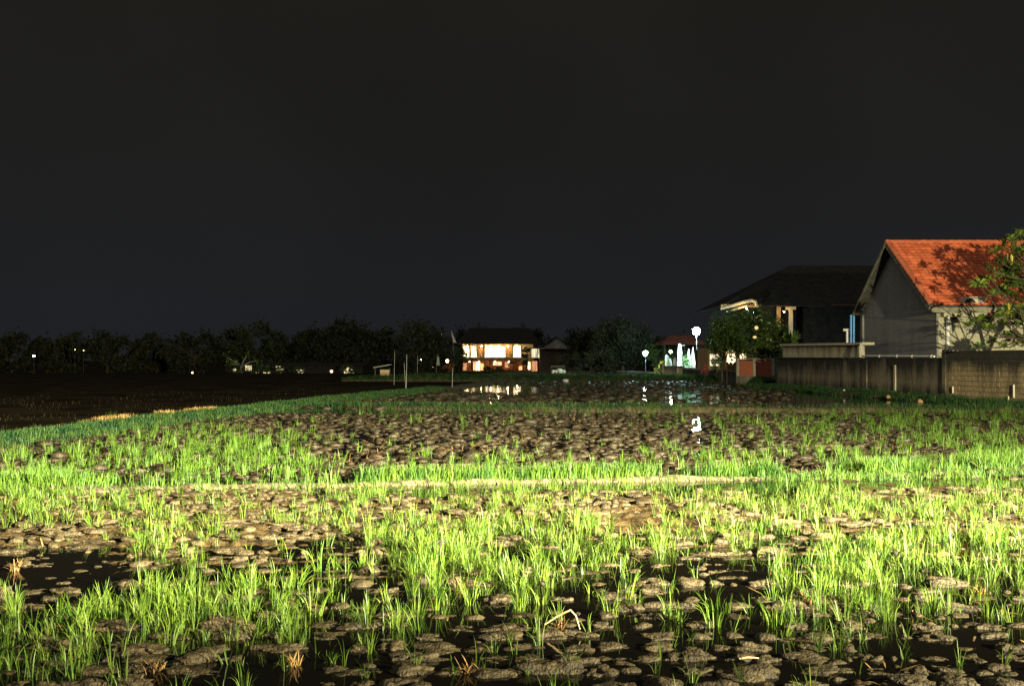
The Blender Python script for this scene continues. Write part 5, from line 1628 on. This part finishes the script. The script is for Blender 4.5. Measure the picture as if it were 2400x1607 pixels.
for (px_, ty, w, lab) in ((556, 850, 60, 'dark bush before the lit garden at the left'), (600, 852, 50, 'dark bush before the lit garden in the middle'), (640, 856, 60, 'dark bush before the lit garden at the right'), (700, 858, 50, 'dark bush before the paired yellow lights'), (815, 852, 50, 'dark bush that breaks up the rightmost lit garden patch')):
    tree('bush', lab, 'bush', Vector((PX(px_, 131), 131, G_FAR)), PZ(ty, 131) - G_FAR, w * 131 / F, 'dark_leaf', 0.3, 230, 16, trunk=0.5, seed=int(px_), trunk_r=0.06, group='bushes before the lit garden')
# bare lit branches beside the lit garden
b_ = Vector((PX(566, 133), 133, G_FAR))
ft = thing('frangipani_tree', 'bare-branched garden tree with pale tufts beside the lit garden', 'tree', tuple(b_))
mb = MB(); hub = P(565, 860, 133)
mb.tube([b_, hub], [0.1, 0.08], 7)
tips = [P(533, 838, 133), P(552, 845, 132), P(578, 834, 133), P(540, 853, 132.5), P(600, 845, 134)]
for tp in tips: mb.tube([hub, (hub + tp) / 2 + Vector((0, 0, 0.15)), tp], [0.07, 0.05, 0.03], 6)
mb.build('trunk', M['bamboo'], ft)
V, Q = leaf_quads(np.concatenate([np.array(tp) + rng.normal(0, 0.25, (26, 3)) for tp in tips]), 0.32, 0.3)
link_mesh('crown', np_mesh('crown', V - np.array(b_), Q, M['bright_leaf']), ft)

# ------------------------------------------------------------------ tree with leaf rosettes before the orange roof
def rosette_mesh(seed, n, L, mat):
    r = np.random.default_rng(seed)
    mb = MB()
    for i in range(n):
        az = i * 2.4 + r.uniform(-.2, .2); el = r.uniform(-0.25, 0.95); l = L * r.uniform(0.7, 1.15); w = l * 0.14
        d = Vector((math.cos(az) * math.cos(el), math.sin(az) * math.cos(el), math.sin(el))); s = Vector((-math.sin(az), math.cos(az), 0)); up = s.cross(d)
        up = -up if up.z < 0 else up
        V = []
        for t_, wf, dz in ((0.05, 0.25, 0), (0.35, 0.85, 0.05), (0.7, 1.0, 0.02), (1.0, 0.06, -0.14)):
            c = d * l * t_ + Vector((0, 0, dz * l))
            V += [c - s * w * wf + up * w * 0.35 * wf, c, c + s * w * wf + up * w * 0.35 * wf]
        Fc = []
        for k in range(3): Fc += [(3 * k, 3 * k + 1, 3 * k + 4, 3 * k + 3), (3 * k + 1, 3 * k + 2, 3 * k + 5, 3 * k + 4)]
        mb.add(V, Fc, True)
    me = bpy.data.meshes.new('leaf_cluster'); me.from_pydata(mb.v, [], mb.f); me.update(); me.materials.append(M[mat])
    return me


ROS = [rosette_mesh(700 + i, 19, 0.40, 'bright_leaf') for i in range(5)] + [rosette_mesh(720 + i, 13, 0.34, 'tree_leaf') for i in range(3)]
YEL = rosette_mesh(740, 2, 0.3, 'yellow_leaf')
rt_base = Vector((20.9, 39.6, 0.0))
rt = thing('frangipani_tree', 'frangipani tree with long-leaved rosettes in front of the orange roof', 'tree', tuple(rt_base))
mb = MB()
hubs = [Vector((20.7, 39.5, 2.2)), Vector((20.4, 39.3, 3.4)), Vector((21.4, 39.2, 3.6)), Vector((21.0, 38.9, 4.8)), Vector((22.6, 39.0, 4.6)), Vector((20.0, 38.8, 2.5))]
mb.tube([rt_base, rt_base + Vector((0.05, 0, 1.2)), hubs[0]], [0.17, 0.15, 0.12], 9)
for a_, b2, r_ in ((0, 1, .1), (0, 2, .1), (1, 3, .07), (2, 4, .07), (0, 5, .08)):
    mb.tube([hubs[a_], (hubs[a_] + hubs[b2]) / 2 + Vector((random.uniform(-.1, .1), 0, -.08)), hubs[b2]], [r_, r_ * 0.85, r_ * 0.7], 7)
tips = [(2352, 572), (2340, 590), (2392, 550), (2375, 566), (2330, 640), (2312, 628), (2300, 652), (2345, 612), (2296, 668), (2325, 655), (2398, 590), (2385, 608),
        (2368, 625), (2392, 628), (2388, 706), (2368, 716), (2345, 742), (2395, 722), (2360, 735), (2352, 758), (2398, 756), (2322, 800), (2295, 814), (2378, 780), (2392, 800), (2350, 812), (2270, 762), (2295, 752), (2313, 770), (2365, 800), (2330, 690), (2345, 680), (2375, 660), (2396, 670)]
tip3 = [P(px_, py_, random.uniform(37.6, 40.2)) for (px_, py_) in tips]
for _ in range(210):
    tip3.append(Vector((random.uniform(20.6, 25.5), random.uniform(36.8, 41.0), random.uniform(3.3, 6.7))))
for _ in range(34):
    px_ = random.uniform(2348, 2450); tip3.append(P(px_, random.uniform(552, 665), random.uniform(38.6, 41.0)))
for _ in range(26):
    px_ = random.uniform(2352, 2425); tip3.append(P(px_, random.uniform(575 + (2425 - px_) * 0.3, 815), random.uniform(38.6, 40.8)))
for i, tp in enumerate(tip3):
    h = min(hubs[1:], key=lambda q: (q - tp).length)
    mid = (h + tp) / 2 + Vector((random.uniform(-.15, .15), random.uniform(-.15, .15), -0.18))
    mb.tube([h, mid, tp], [0.032, 0.024, 0.015], 5)
mb.build('trunk', M['bark'], rt)
for i, tp in enumerate(tip3):
    o = bpy.data.objects.new('leaf_cluster', ROS[i % len(ROS)]); COL.objects.link(o); o.parent = rt
    o.location = tp - rt_base; k_ = random.uniform(0.75, 1.2); o.scale = (k_,) * 3
    o.rotation_euler = (random.gauss(0, 0.4), random.gauss(0, 0.4), random.uniform(0, 6.28))
for (px_, py_) in ((2374, 614), (2362, 610), (2366, 728), (2372, 730), (2318, 668)):
    o = bpy.data.objects.new('yellow_leaf', YEL); COL.objects.link(o); o.parent = rt; o.location = P(px_, py_, 37.8) - rt_base; o.rotation_euler = (random.uniform(0, 1), 0.9, random.uniform(0, 6)); o['label'] = 'yellowed hanging leaf'
mb = MB(); c = P(2330, 737, 38.2)
V, Q = leaf_quads(np.array(c) + rng.normal(0, 0.07, (16, 3)), 0.09, 0.7)
o = link_mesh('flower_cluster', np_mesh('flower_cluster', V - np.array(rt_base), Q, M['pink_flower']), rt); o['label'] = 'pink red flower cluster'
